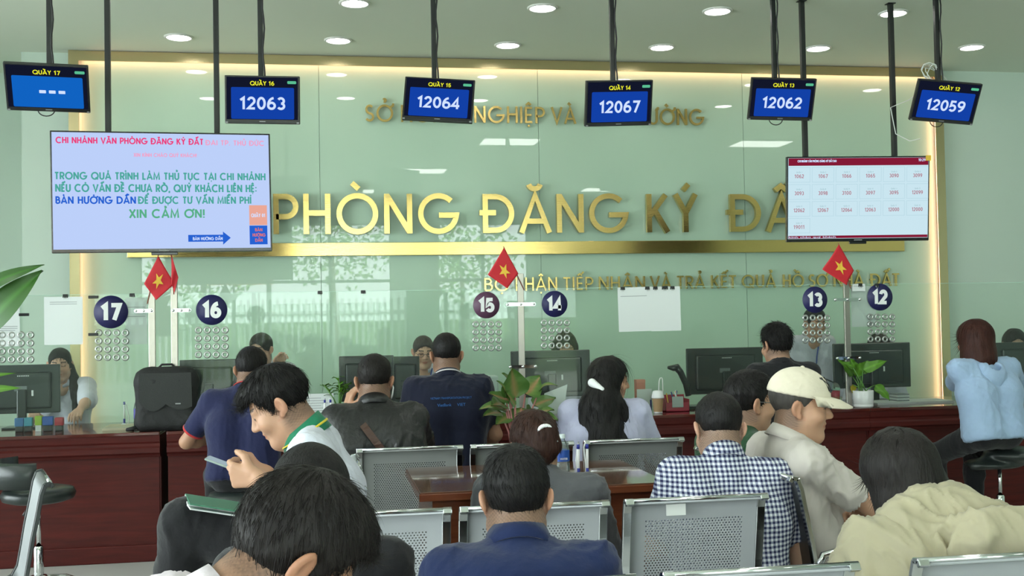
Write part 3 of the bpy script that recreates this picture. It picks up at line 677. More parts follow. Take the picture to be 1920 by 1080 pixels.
# ------------------------------------------------------------------ papers and clips on the glass
def sheet(px0, px1, py0, py1, label, lines=(), Y=YG-.007, m='paper', tilt=0):
    a = at(px0, py1, Y=Y); b_ = at(px1, py0, Y=Y); o = Vector(((a.x+b_.x)/2, Y, (a.z+b_.z)/2)); w, h = (b_.x-a.x)/2, (b_.z-a.z)/2
    r = empty('notice_sheet', o, 0, label, 'paper', 'sheets clipped on the glass screens'); r.rotation_euler = (0, math.radians(tilt), 0)
    b = MB(); n = 6
    for i in range(n):
        x0, x1 = -w+2*w*i/n, -w+2*w*(i+1)/n
        b.box(x0, x1, -.0006, .0, -h, h)
    bmesh.ops.remove_doubles(b.bm, verts=b.bm.verts, dist=1e-5); p = b.build('sheet', M[m], r)
    if lines:
        b = MB(); rg = random.Random(len(label))
        for v, x0, x1 in lines: b.box(-w+2*w*x0, -w+2*w*x1, -.0012, -.0008, h-2*h*v-.0022, h-2*h*v+.0012)
        b.build('printed_lines', M['ink'], p)
    return r
sheet(83, 155, 556, 647, 'white notice sheet clipped on the glass just left of the navy 17', [(.11, .15, .85), (.15, .15, .85)])
sheet(-6, 37, 574, 650, 'white sheet on the glass behind the big leaves at the left edge', [(.1, .2, .9), (.5, .1, .9), (.55, .1, .9), (.6, .1, .8)])
sheet(236, 276, 558, 646, 'pale sheet hanging behind the glass with the navy 17', [(.2, .1, .9), (.4, .1, .9)], YG+.012)
sheet(1160, 1222, 538, 622, 'white sheet on the glass right of the 14, left one of the pair', [(.2, .08, .85)], tilt=-.8)
sheet(1221, 1275, 537, 621, 'blank white sheet clipped on glass right of the 14, right one of the pair', (), YG-.006, tilt=-.5)
sheet(1597, 1641, 536, 613, 'blank white sheet behind the glass with the navy 12', (), YG+.012)
sheet(1598, 1622, 532, 546, 'small pale card clipped on glass left of the navy 12', [(.3, .1, .9)], YG-.008)
cl = [(123, 556, 'above the notice sheet left of the 17'), (248, 553, 'right of the top of the navy 17'), (600, 549, 'alone on the glass, left one of a spaced pair'), (681, 548, 'alone on the glass, right one of a spaced pair'), (1167, 540, 'on the left corner of the sheet pair'), (1213, 539, 'on the right corner of the left sheet of the pair'), (1228, 538, 'on the left corner of the blank sheet of the pair'), (1246, 540, 'widest, in the middle of the blank sheet of the pair'), (1260, 538, 'on the right corner of the blank sheet of the pair'), (1612, 532, 'on the small pale card'), (1643, 531, 'above the navy 12')]
for i, (px, py, lb) in enumerate(cl):
    p = at(px, py, Y=YG); w = .022 if 'widest' in lb else .016
    r = empty('binder_clip', (p.x, YG, GT), 0, 'black binder clip '+lb, 'clip', 'binder clips on the glass')
    MB().prism([(-w, -.016), (w, -.016), (w*.92, .006), (-w*.92, .006)], -.010, .010).build('clip_body', M['black'], r)
    MB().tube([(-w*.5, -.011, -.008), (-w*.5, -.013, -.022), (w*.5, -.013, -.022), (w*.5, -.011, -.008)], .0012, 6).build('clip_handle', M['chrome'], r)

# ------------------------------------------------------------------ desk monitors, seen from behind
M['monback'] = mat('monitor_back_plastic', (.018, .024, .023), .28)
M['monlabel'] = mat('monitor_label', (.14, .16, .16), .5)
def desk_monitor(px0, px1, py0, py1, label, Y=7.80, yaw=0, badge=True, depth=None):
    a = at(px0, (py0+py1)/2, Y=Y); b_ = at(px1, (py0+py1)/2, Y=Y); zt = at((px0+px1)/2, py0, Y=Y).z; zb = at((px0+px1)/2, py1, Y=Y).z
    w = (b_.x-a.x)/2; r = empty('desk_monitor', ((a.x+b_.x)/2, Y, ZC), yaw, label, 'monitor', 'computer monitors on the counters'); zt -= ZC; zb -= ZC
    b = MB(); b.box(-w, w, -.012, .012, zb, zt, .006); b.box(-w*.78, w*.78, -.03, -.010, zb+.03, zt-.05, .014); b.build('casing', M['monback'], r)
    box('screen', M['blackgloss'], -w+.01, w-.01, .0122, .0135, zb+.015, zt-.01, r)
    MB().box(-.03, .03, -.055, -.028, .01, (zb+zt)/2, .008).build('stand_neck', M['monback'], r)
    MB().box(-.11, .11, -.11, .07, 0, .012, .005).build('stand_foot', M['monback'], r)
    if badge:
        MB().box(-.05, .03, -.0315, -.03, (zb+zt)/2-.012, (zb+zt)/2+.02, .0003).build('back_label', M['monlabel'], r)
        MB().box(w*.25, w*.25+.012, -.0315, -.03, (zb+zt)/2-.045, (zb+zt)/2-.008).build('white_tag', M['white'], r)
        b = MB()
        for k in range(7): b.box(-.03+k*.011, -.024+k*.011, -.0315, -.03, zt-.075, zt-.069)
        b.build('printed_marks', M['white'], r)
    return r
desk_monitor(-26, 113, 684, 775, 'black desk monitor back at the far left, before the woman in the white shirt')
desk_monitor(337, 449, 674, 764, 'black desk monitor back right of the backpack', badge=False)
desk_monitor(636, 739, 667, 752, 'black desk monitor back behind the spindly green plant', badge=False)
desk_monitor(735, 787, 668, 757, 'turned black desk monitor beside the woman official in glasses', 7.72, -.25, False)
desk_monitor(958, 1106, 657, 744, 'black desk monitor back below the round 14')
desk_monitor(1287, 1430, 652, 738, 'black desk monitor back left of the young man in black')
desk_monitor(1562, 1706, 643, 727, 'black desk monitor back behind the white pot plant')
desk_monitor(1860, 2010, 641, 742, 'black desk monitor back at the right edge of the photo')
# ------------------------------------------------------------------ signed-distance bodies: smooth unions meshed as one surface
def rot_to(d):
    return Vector((0, 0, 1)).rotation_difference(Vector(d).normalized()).to_matrix()
class Body:
    def __init__(s): s.p = []
    def cone(s, a, b, ra, rb, k=.025, op='u'): s.p.append(('c', np.array(a, float), np.array(b, float), ra, rb, k, op)); return s
    def ell(s, c, r, R=None, k=.02, op='u'):
        s.p.append(('e', np.array(c, float), np.array(r, float), np.eye(3) if R is None else np.array(R), 0, k, op)); return s
    def fn(s, f, lo, hi, k=.02, op='i'): s.p.append(('f', f, np.array(lo, float), np.array(hi, float), 0, k, op)); return s
    def bounds(s):
        lo, hi = np.full(3, 9.), np.full(3, -9.)
        for q in s.p:
            if q[6] != 'u': continue
            l, h = s.bb(q); lo, hi = np.minimum(lo, l), np.maximum(hi, h)
        return lo, hi
    def bb(s, q):
        if q[0] == 'c': r = max(q[3], q[4]); return np.minimum(q[1], q[2])-r, np.maximum(q[1], q[2])+r
        if q[0] == 'e': r = np.abs(q[3]) @ q[2]; return q[1]-r, q[1]+r
        return q[2], q[3]
    def field(s, res, pad=.02):
        lo, hi = s.bounds(); lo = lo-pad; n = np.ceil((hi+pad-lo)/res).astype(int)+1
        ax = [lo[i]+res*np.arange(n[i], dtype=np.float32) for i in range(3)]
        V = np.full(n, .2, np.float32)
        for q in s.p:
            l, h = s.bb(q); m = q[5]+2.5*res+.004
            i0 = np.clip(np.floor((l-m-lo)/res).astype(int), 0, n-1); i1 = np.clip(np.ceil((h+m-lo)/res).astype(int)+1, 1, n)
            sl = tuple(slice(a, b) for a, b in zip(i0, i1))
            X, Y, Z = (ax[0][sl[0]][:, None, None], ax[1][sl[1]][None, :, None], ax[2][sl[2]][None, None, :])
            if q[0] == 'c':
                a, b = q[1], q[2]; ba = b-a; L2 = float(ba @ ba)+1e-12
                t = np.clip(((X-a[0])*ba[0]+(Y-a[1])*ba[1]+(Z-a[2])*ba[2])/L2, 0, 1)
                d = np.sqrt((X-a[0]-t*ba[0])**2+(Y-a[1]-t*ba[1])**2+(Z-a[2]-t*ba[2])**2)-(q[3]+(q[4]-q[3])*t)
            elif q[0] == 'e':
                c, r, R = q[1], q[2], q[3]; x, y, z = X-c[0], Y-c[1], Z-c[2]
                u = [(R[0][i]*x+R[1][i]*y+R[2][i]*z)/r[i] for i in range(3)]
                k0 = np.sqrt(u[0]**2+u[1]**2+u[2]**2); k1 = np.sqrt((u[0]/r[0])**2+(u[1]/r[1])**2+(u[2]/r[2])**2)
                d = np.where(k0 < .05, -min(r), k0*(k0-1)/(k1+1e-6))
            else: d = q[1](X, Y, Z)
            A = V[sl]; k = q[5]; op = q[6]
            if op == 'u':
                hh = np.clip(k-np.abs(A-d), 0, None)/max(k, 1e-6); V[sl] = np.minimum(A, d)-hh*hh*k*.25
            else:
                if op == 's': d = -d
                hh = np.clip(k-np.abs(A-d), 0, None)/max(k, 1e-6); V[sl] = np.maximum(A, d)+hh*hh*k*.25
        return V, lo
    def mesh(s, res):
        V, lo = s.field(res); ins = V < 0
        n = np.array(V.shape)-1
        acc = np.zeros((*n, 3), np.float32); cnt = np.zeros(n, np.float32)
        corner = [(i, j, k) for i in (0, 1) for j in (0, 1) for k in (0, 1)]
        def sub(A, c): return A[c[0]:c[0]+n[0], c[1]:c[1]+n[1], c[2]:c[2]+n[2]]
        for c in corner:
            for ax_ in range(3):
                if c[ax_]: continue
                e = list(c); e[ax_] = 1; a, b = sub(V, c), sub(V, e); x = (a < 0) != (b < 0)
                t = np.where(x, a/np.where(x, a-b, 1), 0)
                for q in range(3): acc[..., q] += np.where(x, c[q]+(t if q == ax_ else 0), 0)
                cnt += x
        act = cnt > 0; idx = -np.ones(n, np.int64); idx[act] = np.arange(act.sum())
        ii = np.argwhere(act); P = (ii+acc[act]/cnt[act][:, None])*res+lo
        quads = []
        for ax_ in range(3):
            o1, o2 = [(1, 2), (2, 0), (0, 1)][ax_]
            sl0 = [slice(1, None)]*3; a = [slice(1, n[i]) for i in range(3)]; a[ax_] = slice(0, n[ax_]); b = list(a); b[ax_] = slice(1, n[ax_]+1)
            A, B = ins[tuple(a)], ins[tuple(b)]; x = A != B; w = np.argwhere(x)
            if not len(w): continue
            w = w+1; w[:, ax_] -= 1; flip = A[x]
            def cell(d1, d2):
                c = w.copy(); c[:, o1] += d1; c[:, o2] += d2; return idx[c[:, 0], c[:, 1], c[:, 2]]
            q = np.stack([cell(-1, -1), cell(0, -1), cell(0, 0), cell(-1, 0)], 1); q[~flip] = q[~flip][:, ::-1]; quads.append(q)
        Q = np.concatenate(quads); Q = Q[(Q >= 0).all(1)]
        return P, Q
def relax(P, Q, it=2, f=.5):
    n = len(P)
    for _ in range(it):
        S = np.zeros_like(P); c = np.zeros(n)
        for a in range(4):
            for b in (a-1, (a+1) % 4): np.add.at(S, Q[:, a], P[Q[:, b]]); np.add.at(c, Q[:, a], 1)
        P = P+(S/np.maximum(c, 1)[:, None]-P)*f
    return P
def vnormals(P, Q):
    fn = np.cross(P[Q[:, 2]]-P[Q[:, 0]], P[Q[:, 3]]-P[Q[:, 1]]); N = np.zeros_like(P)
    for a in range(4): np.add.at(N, Q[:, a], fn)
    return N/(np.linalg.norm(N, axis=1, keepdims=True)+1e-9)
def to_mesh(name, P, Q, m, parent, col=None, extra=None):
    me = bpy.data.meshes.new(name); P = np.asarray(P, np.float32)
    if extra is not None:
        EP, EQ = extra; Q = np.concatenate([Q, EQ+len(P)]); P = np.concatenate([P, EP]).astype(np.float32)
    me.vertices.add(len(P)); me.vertices.foreach_set('co', P.ravel()); me.loops.add(len(Q)*4); me.loops.foreach_set('vertex_index', Q.ravel().astype(np.int32))
    me.polygons.add(len(Q)); me.polygons.foreach_set('loop_start', np.arange(0, len(Q)*4, 4, dtype=np.int32)); me.polygons.foreach_set('use_smooth', np.ones(len(Q), bool))
    me.update(calc_edges=True)
    if col is not None:
        ca = me.color_attributes.new('Col', 'FLOAT_COLOR', 'POINT'); ca.data.foreach_set('color', np.concatenate([col, np.ones((len(col), 1))], 1).astype(np.float32).ravel())
    return link(name, me, m, parent)
def fbm(P, seed, freq, n=5):
    r = np.random.RandomState(seed); o = np.zeros(len(P))
    for i in range(n):
        k = r.normal(size=3)*freq; k2 = r.normal(size=3)*freq*.6
        o += np.sin(P @ k+r.uniform(0, 6.3)+1.6*np.sin(P @ k2+r.uniform(0, 6.3)))
    return o/n
def folds(P, N, seed, amp, freq=34):
    """cloth creases: long ridged waves pushed along the normal, in patches"""
    r = np.random.RandomState(seed+90); o = np.zeros(len(P)); m = np.clip(.45+fbm(P, seed+3, freq*.30)*1.6, 0, 1)
    for k in range(3):
        a = np.array([r.uniform(-.8, .8), r.uniform(-.4, .4), r.uniform(.5, 1)]); a /= np.linalg.norm(a)
        q = P-.88*np.outer(P @ a, a); w = fbm(q, seed+11*k, freq*(.8+.45*k), 4)
        o += (np.exp(-(w/.16)**2)-.3)*(1, .7, .5)[k]
    return P+N*(amp*o*(.25+m))[:, None]

# ------------------------------------------------------------------ people
SK = {'a': (.47, .27, .175), 'b': (.42, .23, .145), 'c': (.56, .35, .25), 'd': (.38, .205, .125)}
M['skin'] = mat('skin', (.5, .3, .2), .5, attr='Col', sss=.12, spec=.35, bump=.06, bscale=160)
def hairmat(n, c, r=.38):
    m = mat(n, c, r+.12, spec=.18, bump=.4, bscale=26, stretch=(6, 6, 1.2), var=.25, vscale=14); return m
HAIR = {'black': hairmat('black_hair', (.010, .0092, .009)), 'brown': hairmat('dark_brown_hair', (.030, .012, .008)), 'soft': hairmat('soft_black_hair', (.012, .010, .009)), 'grey': hairmat('greying_hair', (.055, .05, .045)), 'redbrown': hairmat('red_brown_hair', (.042, .014, .010))}
def cloth(n, c, rough=.85, var=.08, bump=.5, sheen=.15):
    return mat(n, c, rough, spec=.25, bump=bump, bscale=26, var=var, vscale=9, sheen=sheen)
def V3(*a): return np.array(a, float)
def rx(a): c, s = math.cos(a), math.sin(a); return np.array([[1, 0, 0], [0, c, -s], [0, s, c]])
def rz(a): c, s = math.cos(a), math.sin(a); return np.array([[c, -s, 0], [s, c, 0], [0, 0, 1]])
def ry(a): c, s = math.cos(a), math.sin(a); return np.array([[c, 0, s], [0, 1, 0], [-s, 0, c]])
def unit(v): v = np.array(v, float); return v/np.linalg.norm(v)

def head_prims(B, H, R, fat=1.0):
    """H centre of the head, R its turn; the face looks along +Y of R"""
    T = lambda x, y, z: H+R @ V3(x*fat, y, z)
    E = lambda c, r, k=.02, op='u', Q=None: B.ell(T(*c), (r[0]*fat, r[1], r[2]), R if Q is None else R @ Q, k, op)
    E((0, -.014, .036), (.074, .094, .083)); E((0, .016, -.03), (.061, .074, .080), .03)
    B.cone(T(-.040, .010, -.062), T(-.012, .062, -.098), .030, .020, .03); B.cone(T(.040, .010, -.062), T(.012, .062, -.098), .030, .020, .03)
    E((0, .068, -.098), (.022, .018, .018), .02)
    B.cone(T(-.034, .071, .024), T(.034, .071, .024), .0145, .0145, .02)
    E((-.041, .054, -.028), (.028, .03, .026), .025); E((.041, .054, -.028), (.028, .03, .026), .025)
    for s in (-1, 1):
        E((s*.031, .094, .004), (.017, .013, .010), .012, 's'); E((s*.031, .075, .003), (.0145, .0125, .0105), .006)
    B.cone(T(0, .083, .014), T(0, .104, -.022), .0085, .0125, .012); E((-.012, .095, -.027), (.008, .010, .0075), .008); E((.012, .095, -.027), (.008, .010, .0075), .008)
    E((0, .083, -.052), (.022, .012, .0075), .008); E((0, .081, -.066), (.019, .012, .008), .008); E((0, .096, -.0585), (.019, .008, .0022), .003, 's')
    for s in (-1, 1):
        Q = ry(s*.20) @ rz(s*.50)
        E((s*.081, -.014, -.003), (.009, .020, .030), .008, 'u', Q); E((s*.088, -.008, -.001), (.006, .011, .018), .005, 's', Q)
        E((s*.073, -.002, -.030), (.008, .009, .010), .008)
def head_colour(P, H, R, skin, lips=True, brow=1.0, hairc=(.012, .011, .010), blush=.1):
    q = (P-H) @ R; c = np.tile(np.array(skin), (len(P), 1)); g = lambda v, w: np.exp(-(v/w)**2)
    x, y, z = np.abs(q[:, 0]), q[:, 1], q[:, 2]; front = (y > .05)
    def mix(m, col):
        nonlocal c
        m = np.clip(m, 0, 1)[:, None]; c = c*(1-m)+np.array(col)*m
    mix(front*(np.hypot((z+.059)/.011, x/.021) < 1)*.65, (skin[0]*.78, skin[1]*.42, skin[2]*.42))
    mix(front*(np.abs(z-.028-.004*(x/.03)+.12*np.clip(x-.034, 0, 1)) < .0048)*(x > .013)*(x < .050)*brow*.85, hairc)
    mix(front*(np.abs(z-.004) < .0035)*(np.abs(x-.031) < .014)*.9, (.03, .02, .018))
    mix(((x > .07)*(np.abs(z+.004) < .04)*(np.abs(y+.01) < .03))*.35, (skin[0]*1.0, skin[1]*.72, skin[2]*.68))
    mix(front*np.exp(-((x-.042)**2+(z+.028)**2)/.0004)*blush*2, (skin[0], skin[1]*.75, skin[2]*.7))
    return c
def hand_prims(B, W, f, n, side, curl=.7, spread=1.0, k=.006, sc=1.0):
    """W wrist, f finger direction, n palm normal (the way fingers curl), side +1 right / -1 left hand"""
    f = unit(f); n = unit(np.array(n)-f*np.dot(n, f)); t = np.cross(f, n)*side  # t points to the thumb side
    kn = []
    for i, u in enumerate((.030, .010, -.010, -.029)):
        K = W+f*(.088-.004*abs(i-1))*sc+t*u*sc*spread; kn.append(K)
        B.cone(W+t*u*.55*sc+f*.012, K, .0135*sc, .0115*sc, .014)
    L = (.074, .082, .077, .060)
    for i, K in enumerate(kn):
        d = f.copy(); p = K; a = 0; cu = curl*(1+.12*i)
        for j, (l, r0, r1) in enumerate(((.45, .0098, .0088), (.31, .0088, .0078), (.24, .0078, .0062))):
            a += cu*(.75, .95, .6)[j]; d = f*math.cos(a)+n*math.sin(a); q = p+d*L[i]*l*sc; B.cone(p, q, r0*sc, r1*sc, k); p = q
    p = W+f*.028*sc+t*.022*sc; q = p+unit(t*.75+f*.65+n*.45)*.045*sc; B.cone(p, q, .0145*sc, .0112*sc, .012)
    r = q+unit(f*.85+t*.15+n*.55)*.032*sc; B.cone(q, r, .0108*sc, .0092*sc, k); B.cone(r, r+unit(f*.8-t*.1+n*.6)*.024*sc, .0092*sc, .007*sc, k)
def short_hair(H, R, vol=0.0, nape=-.078, fade=.010, fringe=.0, fat=1.0, seed=0, thick=.0):
    """cap of short hair: closer to the skin towards the nape, front hairline open"""
    B = Body(); c = H+R @ V3(0, -.014, .038)
    B.ell(c, ((.0795+thick)*fat, .1005+thick, .0885+vol*.5+thick), R, .0)
    if vol: B.ell(H+R @ V3(0, .012, .075+vol*.45), (.062*fat, .078, .042+vol*.5), R, .03)
    if fringe: B.ell(H+R @ V3(.0, .072, .070), (.058*fat, .035, .030+fringe*.3), R, .025)
    def cut(X, Y, Z):
        x = R[0][0]*(X-H[0])+R[1][0]*(Y-H[1])+R[2][0]*(Z-H[2]); y = R[0][1]*(X-H[0])+R[1][1]*(Y-H[1])+R[2][1]*(Z-H[2]); z = R[0][2]*(X-H[0])+R[1][2]*(Y-H[1])+R[2][2]*(Z-H[2])
        low = nape+np.clip((y+.055)/.06, 0, 1)*(-.012-nape)+np.clip((y-.015)/.05, 0, 1)*(.078-fringe-.0+.012)+.0*x
        low = low+.005*np.sin(x*190+seed)+.004*np.sin(y*230+seed)+np.where(y < -.01, np.clip(np.abs(x)-.02, 0, 1)**2*7.0, 0)
        d = (low-z)*.75
        # taper towards the nape: pull the surface in
        tp = np.clip((.0-z)/.07, 0, 1)*fade
        e = np.sqrt((x/((.0795+thick)*fat-tp))**2+((y+.014)/(.1005+thick-tp))**2+np.clip((z-.038)/(.0885+vol), None, 0)**2)-1
        return np.maximum(d, np.where(z < .03, e*.08, -1))
    B.fn(cut, H-.2, H+.2, .006, 'i')
    for s in (-1, 1): B.ell(H+R @ V3(s*.086*fat, -.008, -.010), (.020, .024, .034), R, .006, 's')
    return B
def strands(P, N, H, R, n, length, rad, seed, crown=(0, -.055, .12), lift=.25, down=0.0, wild=.3, spin=.5, zmin=-9):
    """thin tapered locks lying along the hair, away from the crown"""
    r = np.random.RandomState(seed); q = (P-H) @ R; ok = np.argwhere(q[:, 2] > zmin)[:, 0]
    idx = ok[r.randint(0, len(ok), n)]; p = P[idx]-N[idx]*.002; nn = N[idx]
    cr = H+R @ V3(*crown); d = p-cr
    sw = np.cross(np.tile(R[:, 2], (n, 1)), d)*spin; d = d/(np.linalg.norm(d, axis=1, keepdims=True)+1e-6)+sw/(np.linalg.norm(sw, axis=1, keepdims=True)+1e-6)*spin*.5
    d = d*(1-down)+np.array([0, 0, -1.])*down
    d = d-nn*np.sum(d*nn, 1, keepdims=True); d = d/(np.linalg.norm(d, axis=1, keepdims=True)+1e-6)
    d = d+r.normal(size=(n, 3))*wild*.35; d = d/np.linalg.norm(d, axis=1, keepdims=True)
    b = np.cross(d, nn); b = b/(np.linalg.norm(b, axis=1, keepdims=True)+1e-6); nl = np.cross(b, d)
    L = (length*r.uniform(.55, 1.15, n))[:, None]; lf = r.uniform(.3, 1.3, n)[:, None]*lift
    EP, EQ = [], []; S = 5; R_ = rad*r.uniform(.7, 1.3, n)[:, None]
    for i in range(S):
        t = i/(S-1); c = p+d*L*t+nl*L*(lf*t-.62*t*t*np.minimum(1, L/.06)); w = R_*(1.05-t)
        EP += [c+b*w, c+nl*w*.8, c-b*w]
    EP = np.stack(EP, 1).reshape(-1, 3); base = np.arange(n)[:, None]*S*3
    for i in range(S-1):
        for a in range(3):
            e = (a+1) % 3; EQ.append(base+np.array([[i*3+a, i*3+e, i*3+3+e, i*3+3+a]]))
    return EP, np.stack(EQ, 1).reshape(-1, 4)

PEOPLE = {}
class Person:
    """a figure in its own frame: faces +Y, x to its right, z up, hips above the origin"""
    def __init__(s, label, head, yaw, lean=8, headrot=(0, 0, 0), scale=1.0, skin='a', seat=.56, stand=False, bend=6, side=0, neck=(0, 0), fat=1.0, sh=1.0, group=None, neckfat=1.0, torso=.86, leglen=1.0):
        s.sc = scale; s.skin = SK[skin]; s.fat = fat; s.sh = sh; s.stand = stand; s.nf = neckfat
        target = at(*head[:2], Y=head[2]); s.yaw = math.radians(yaw)
        L = rx(-math.radians(lean)) @ ry(math.radians(side)); L2 = rx(-math.radians(lean+bend)) @ ry(math.radians(side))
        hip = V3(0, 0, 0); chest = hip+L @ V3(0, 0, .29*torso); s.tl = torso; s.ll = leglen; s.nk = chest+L2 @ V3(0, -.012, .205*(.5+.5*torso))
        s.L, s.L2 = L, L2; s.chest0 = chest
        s.R = rz(math.radians(headrot[0])) @ rx(-math.radians(headrot[1])) @ ry(math.radians(headrot[2]))
        nd = unit(L2 @ V3(0, .15, 1)*.55+s.R @ V3(0, 0, 1)*.45)
        s.H = s.nk+nd*.045+s.R @ V3(0, .022, .082)+V3(neck[0], neck[1], 0)
        hz = target.z/scale-s.H[2]      # hip height that puts the head where the photo has it
        s.hipz = hz; off = V3(0, 0, hz)
        s.hip = hip+off; s.chest = chest+off; s.nk = s.nk+off; s.H = s.H+off
        c, sn = math.cos(s.yaw), math.sin(s.yaw); hx, hy = s.H[0]*scale, s.H[1]*scale
        s.root = empty('person', (target.x-(c*hx-sn*hy), target.y-(sn*hx+c*hy), 0), s.yaw, label, 'person', group); s.root.scale = (scale,)*3
        PEOPLE[label] = s
        print('PERSON', label[:40], 'hip %.2f' % (hz*scale), [round(v, 2) for v in s.root.location])
        s.shl = {q: s.nk+L2 @ V3(q*.178*sh, -.012, -.055) for q in (-1, 1)}
        s.B = Body(); s.arm = {}
        s.trouser = None
    def w(s, p):
        """own frame to room"""
        c, sn = math.cos(s.yaw), math.sin(s.yaw); p = np.array(p)*s.sc; l = s.root.location
        return Vector((l.x+c*p[0]-sn*p[1], l.y+sn*p[0]+c*p[1], p[2]))
    def loc(s, v):
        """room to own frame"""
        l = s.root.location; d = np.array([v[0]-l.x, v[1]-l.y, v[2]]); c, sn = math.cos(s.yaw), math.sin(s.yaw)
        return V3(c*d[0]+sn*d[1], -sn*d[0]+c*d[1], d[2])/s.sc
    def arms(s, right=None, left=None):
        """each: (upper-arm direction, forearm direction[, hand direction, palm normal, curl])"""
        for q, a in ((1, right), (-1, left)):
            if a is None: a = ((q*.25, .1, -1), (q*.0, .8, -.5))
            S = s.shl[q]
            E = S+unit(a[0])*.275; Wr = E+unit(a[1])*.235
            f = unit(a[2]) if len(a) > 2 and a[2] is not None else unit(a[1]); n = a[3] if len(a) > 3 and a[3] is not None else V3(-q*.3, 0, -1)
            s.arm[q] = (S, E, Wr, f, np.array(n, float), a[4] if len(a) > 4 else .7)
    def reach(s, q, hand, f=None, n=None, curl=.7, pole=(0, -.4, -1), room=True):
        """two-bone reach to a point of the room"""
        Wr = s.loc(hand) if room else np.array(hand, float); S = s.shl[q]; d = Wr-S; D = np.linalg.norm(d); a, b = .275, .235
        if D > a+b-.004: Wr = S+d/D*(a+b-.004); d = Wr-S; D = np.linalg.norm(d)
        D = max(D, .09); u = d/D; x = (a*a-b*b+D*D)/(2*D); hgt = math.sqrt(max(0, a*a-x*x))
        pv = np.array(pole, float); pv = unit(pv-u*np.dot(pv, u)); E = S+u*x+pv*hgt; Wr = S+u*D
        s.arm[q] = (S, E, Wr, unit(f) if f is not None else unit(Wr-E), np.array(n if n is not None else (-q*.2, .2, -1), float), curl)
    def body(s, res=.005, brow=1.0, lips=True, hands=(1, -1), handres=True, blush=.1, hairc=(.012, .011, .010), stubble=False, fade=True):
        B = s.B; R = s.R
        B.cone(s.nk+V3(0, 0, -.05), s.nk+(s.H-s.nk)*.35, .066*s.nf, .055*s.nf, .03); B.cone(s.nk, s.H+R @ V3(0, -.022, -.05), .060*s.nf, .055*s.nf, .03)
        B.cone(s.chest+V3(0, -.02, 0), s.nk+V3(0, -.02, -.06), .05, .045, .04)
        for q in (-1, 1):
            if q not in s.arm: continue
            S, E, Wr, f, n, cu = s.arm[q]
            B.cone(s.nk+V3(0, 0, -.06), S, .045, .042, .03); B.cone(S, E, .045, .037, .02); B.cone(E, E+(Wr-E)*.35, .037, .039, .015); B.cone(E+(Wr-E)*.35, Wr, .038, .0255, .015)
            if q in hands: hand_prims(B, Wr, f, n, q, cu)
        head_prims(B, s.H, R, s.fat)
        P, Q = B.mesh(res); P = relax(P, Q, 1, .35)
        col = head_colour(P, s.H, R, s.skin, lips, brow, hairc, blush)
        if fade:
            q = (P-s.H) @ R; t = np.clip((q[:, 2]+.108)/.045, 0, 1)*np.clip((.022-q[:, 1])/.03, 0, 1)*(np.abs(q[:, 0]) < .0775); t = np.where((q[:, 2] < .02), t, 0)*(.6+.15*np.sin(q[:, 0]*900)*np.sin(q[:, 2]*700)); col = col*(1-t[:, None])+np.array([.02, .018, .017])*t[:, None]
        if stubble:
            q = (P-s.H) @ R; m = ((q[:, 2] < -.045)*(q[:, 1] > .02)*.25)[:, None]; col = col*(1-m)+np.array([.05, .045, .045])*m
        s.bodyP = P
        return to_mesh('body', P, Q, M['skin'], s.root, col)
    def shirt(s, m, sleeve='short', res=.009, seed=1, name='shirt', fold=.004, hem=-.06, width=1.0, belly=0.0, loose=0.0, back=0.0, hood=False, cuff=None, depth=1.0):
        B = Body(); L, L2 = s.L, s.L2; w = width
        T = lambda x, y, z: s.hip+L @ V3(x, y, z)
        U = lambda x, y, z: s.nk+L2 @ V3(x, y, z)
        for q in (-1, 1):
            B.cone(T(q*.088*w, -.004, hem+.04), T(q*.078*w, 0, .14*s.tl), .114+loose, .100+loose*.8, .05); B.cone(T(q*.078*w, 0, .14*s.tl), U(q*.092*w, -.005, -.20), .100+loose*.8, .106+loose*.5, .05)
            B.cone(U(q*.092*w, -.005, -.20), U(q*.105*w, -.012, -.10), .106+loose*.5, .080, .05)
            B.cone(U(q*.035, -.012, -.022), s.shl[q]+V3(0, 0, .004), .050, .058+loose*.2, .045)
            if back and q == 1: B.ell(U(0, -.035, -.15), (.175*w, .085, .13), None, .07)
            S, E, Wr, *_ = s.arm.get(q, (s.shl[q],)*6)
            if q in s.arm:
                if sleeve == 'short':
                    Z = S+(E-S)*.72; B.cone(S, Z, .062+loose*.3, .060+loose*.4, .04); Z2 = S+(E-S)*.80; B.ell(Z2, (.052, .052, .052), None, .012, 's')
                elif sleeve == 'half':
                    B.cone(S, S+(E-S)*.98, .064+loose*.3, .066+loose*.4, .04)
                else:
                    t = 1.0 if sleeve == 'long' else .5
                    B.cone(S, E, .060+loose*.3, .052+loose*.3, .04); B.cone(E, E+(Wr-E)*t, .052+loose*.3, .040+loose*.2 if t == 1 else .046, .03)
        if belly: B.ell(T(0, .05, .10), (.13*w, .10+belly, .15), None, .05)
        B.cone(U(0, -.008, -.07), U(0, -.004, .004), .078, .066*s.nf, .035)
        cut = T(0, 0, hem); nn = L[:, 2]
        B.fn(lambda X, Y, Z: -((X-cut[0])*nn[0]+(Y-cut[1])*nn[1]+(Z-cut[2])*nn[2]), cut-1, cut+1, .01, 'i') if hem < -.0 else None
        P, Q = B.mesh(res); P = relax(P, Q, 2); N = vnormals(P, Q); P = folds(P, N, seed, fold, 34 if fold < .009 else 24); s.shirtP = P
        return to_mesh(name, P, Q, m, s.root)
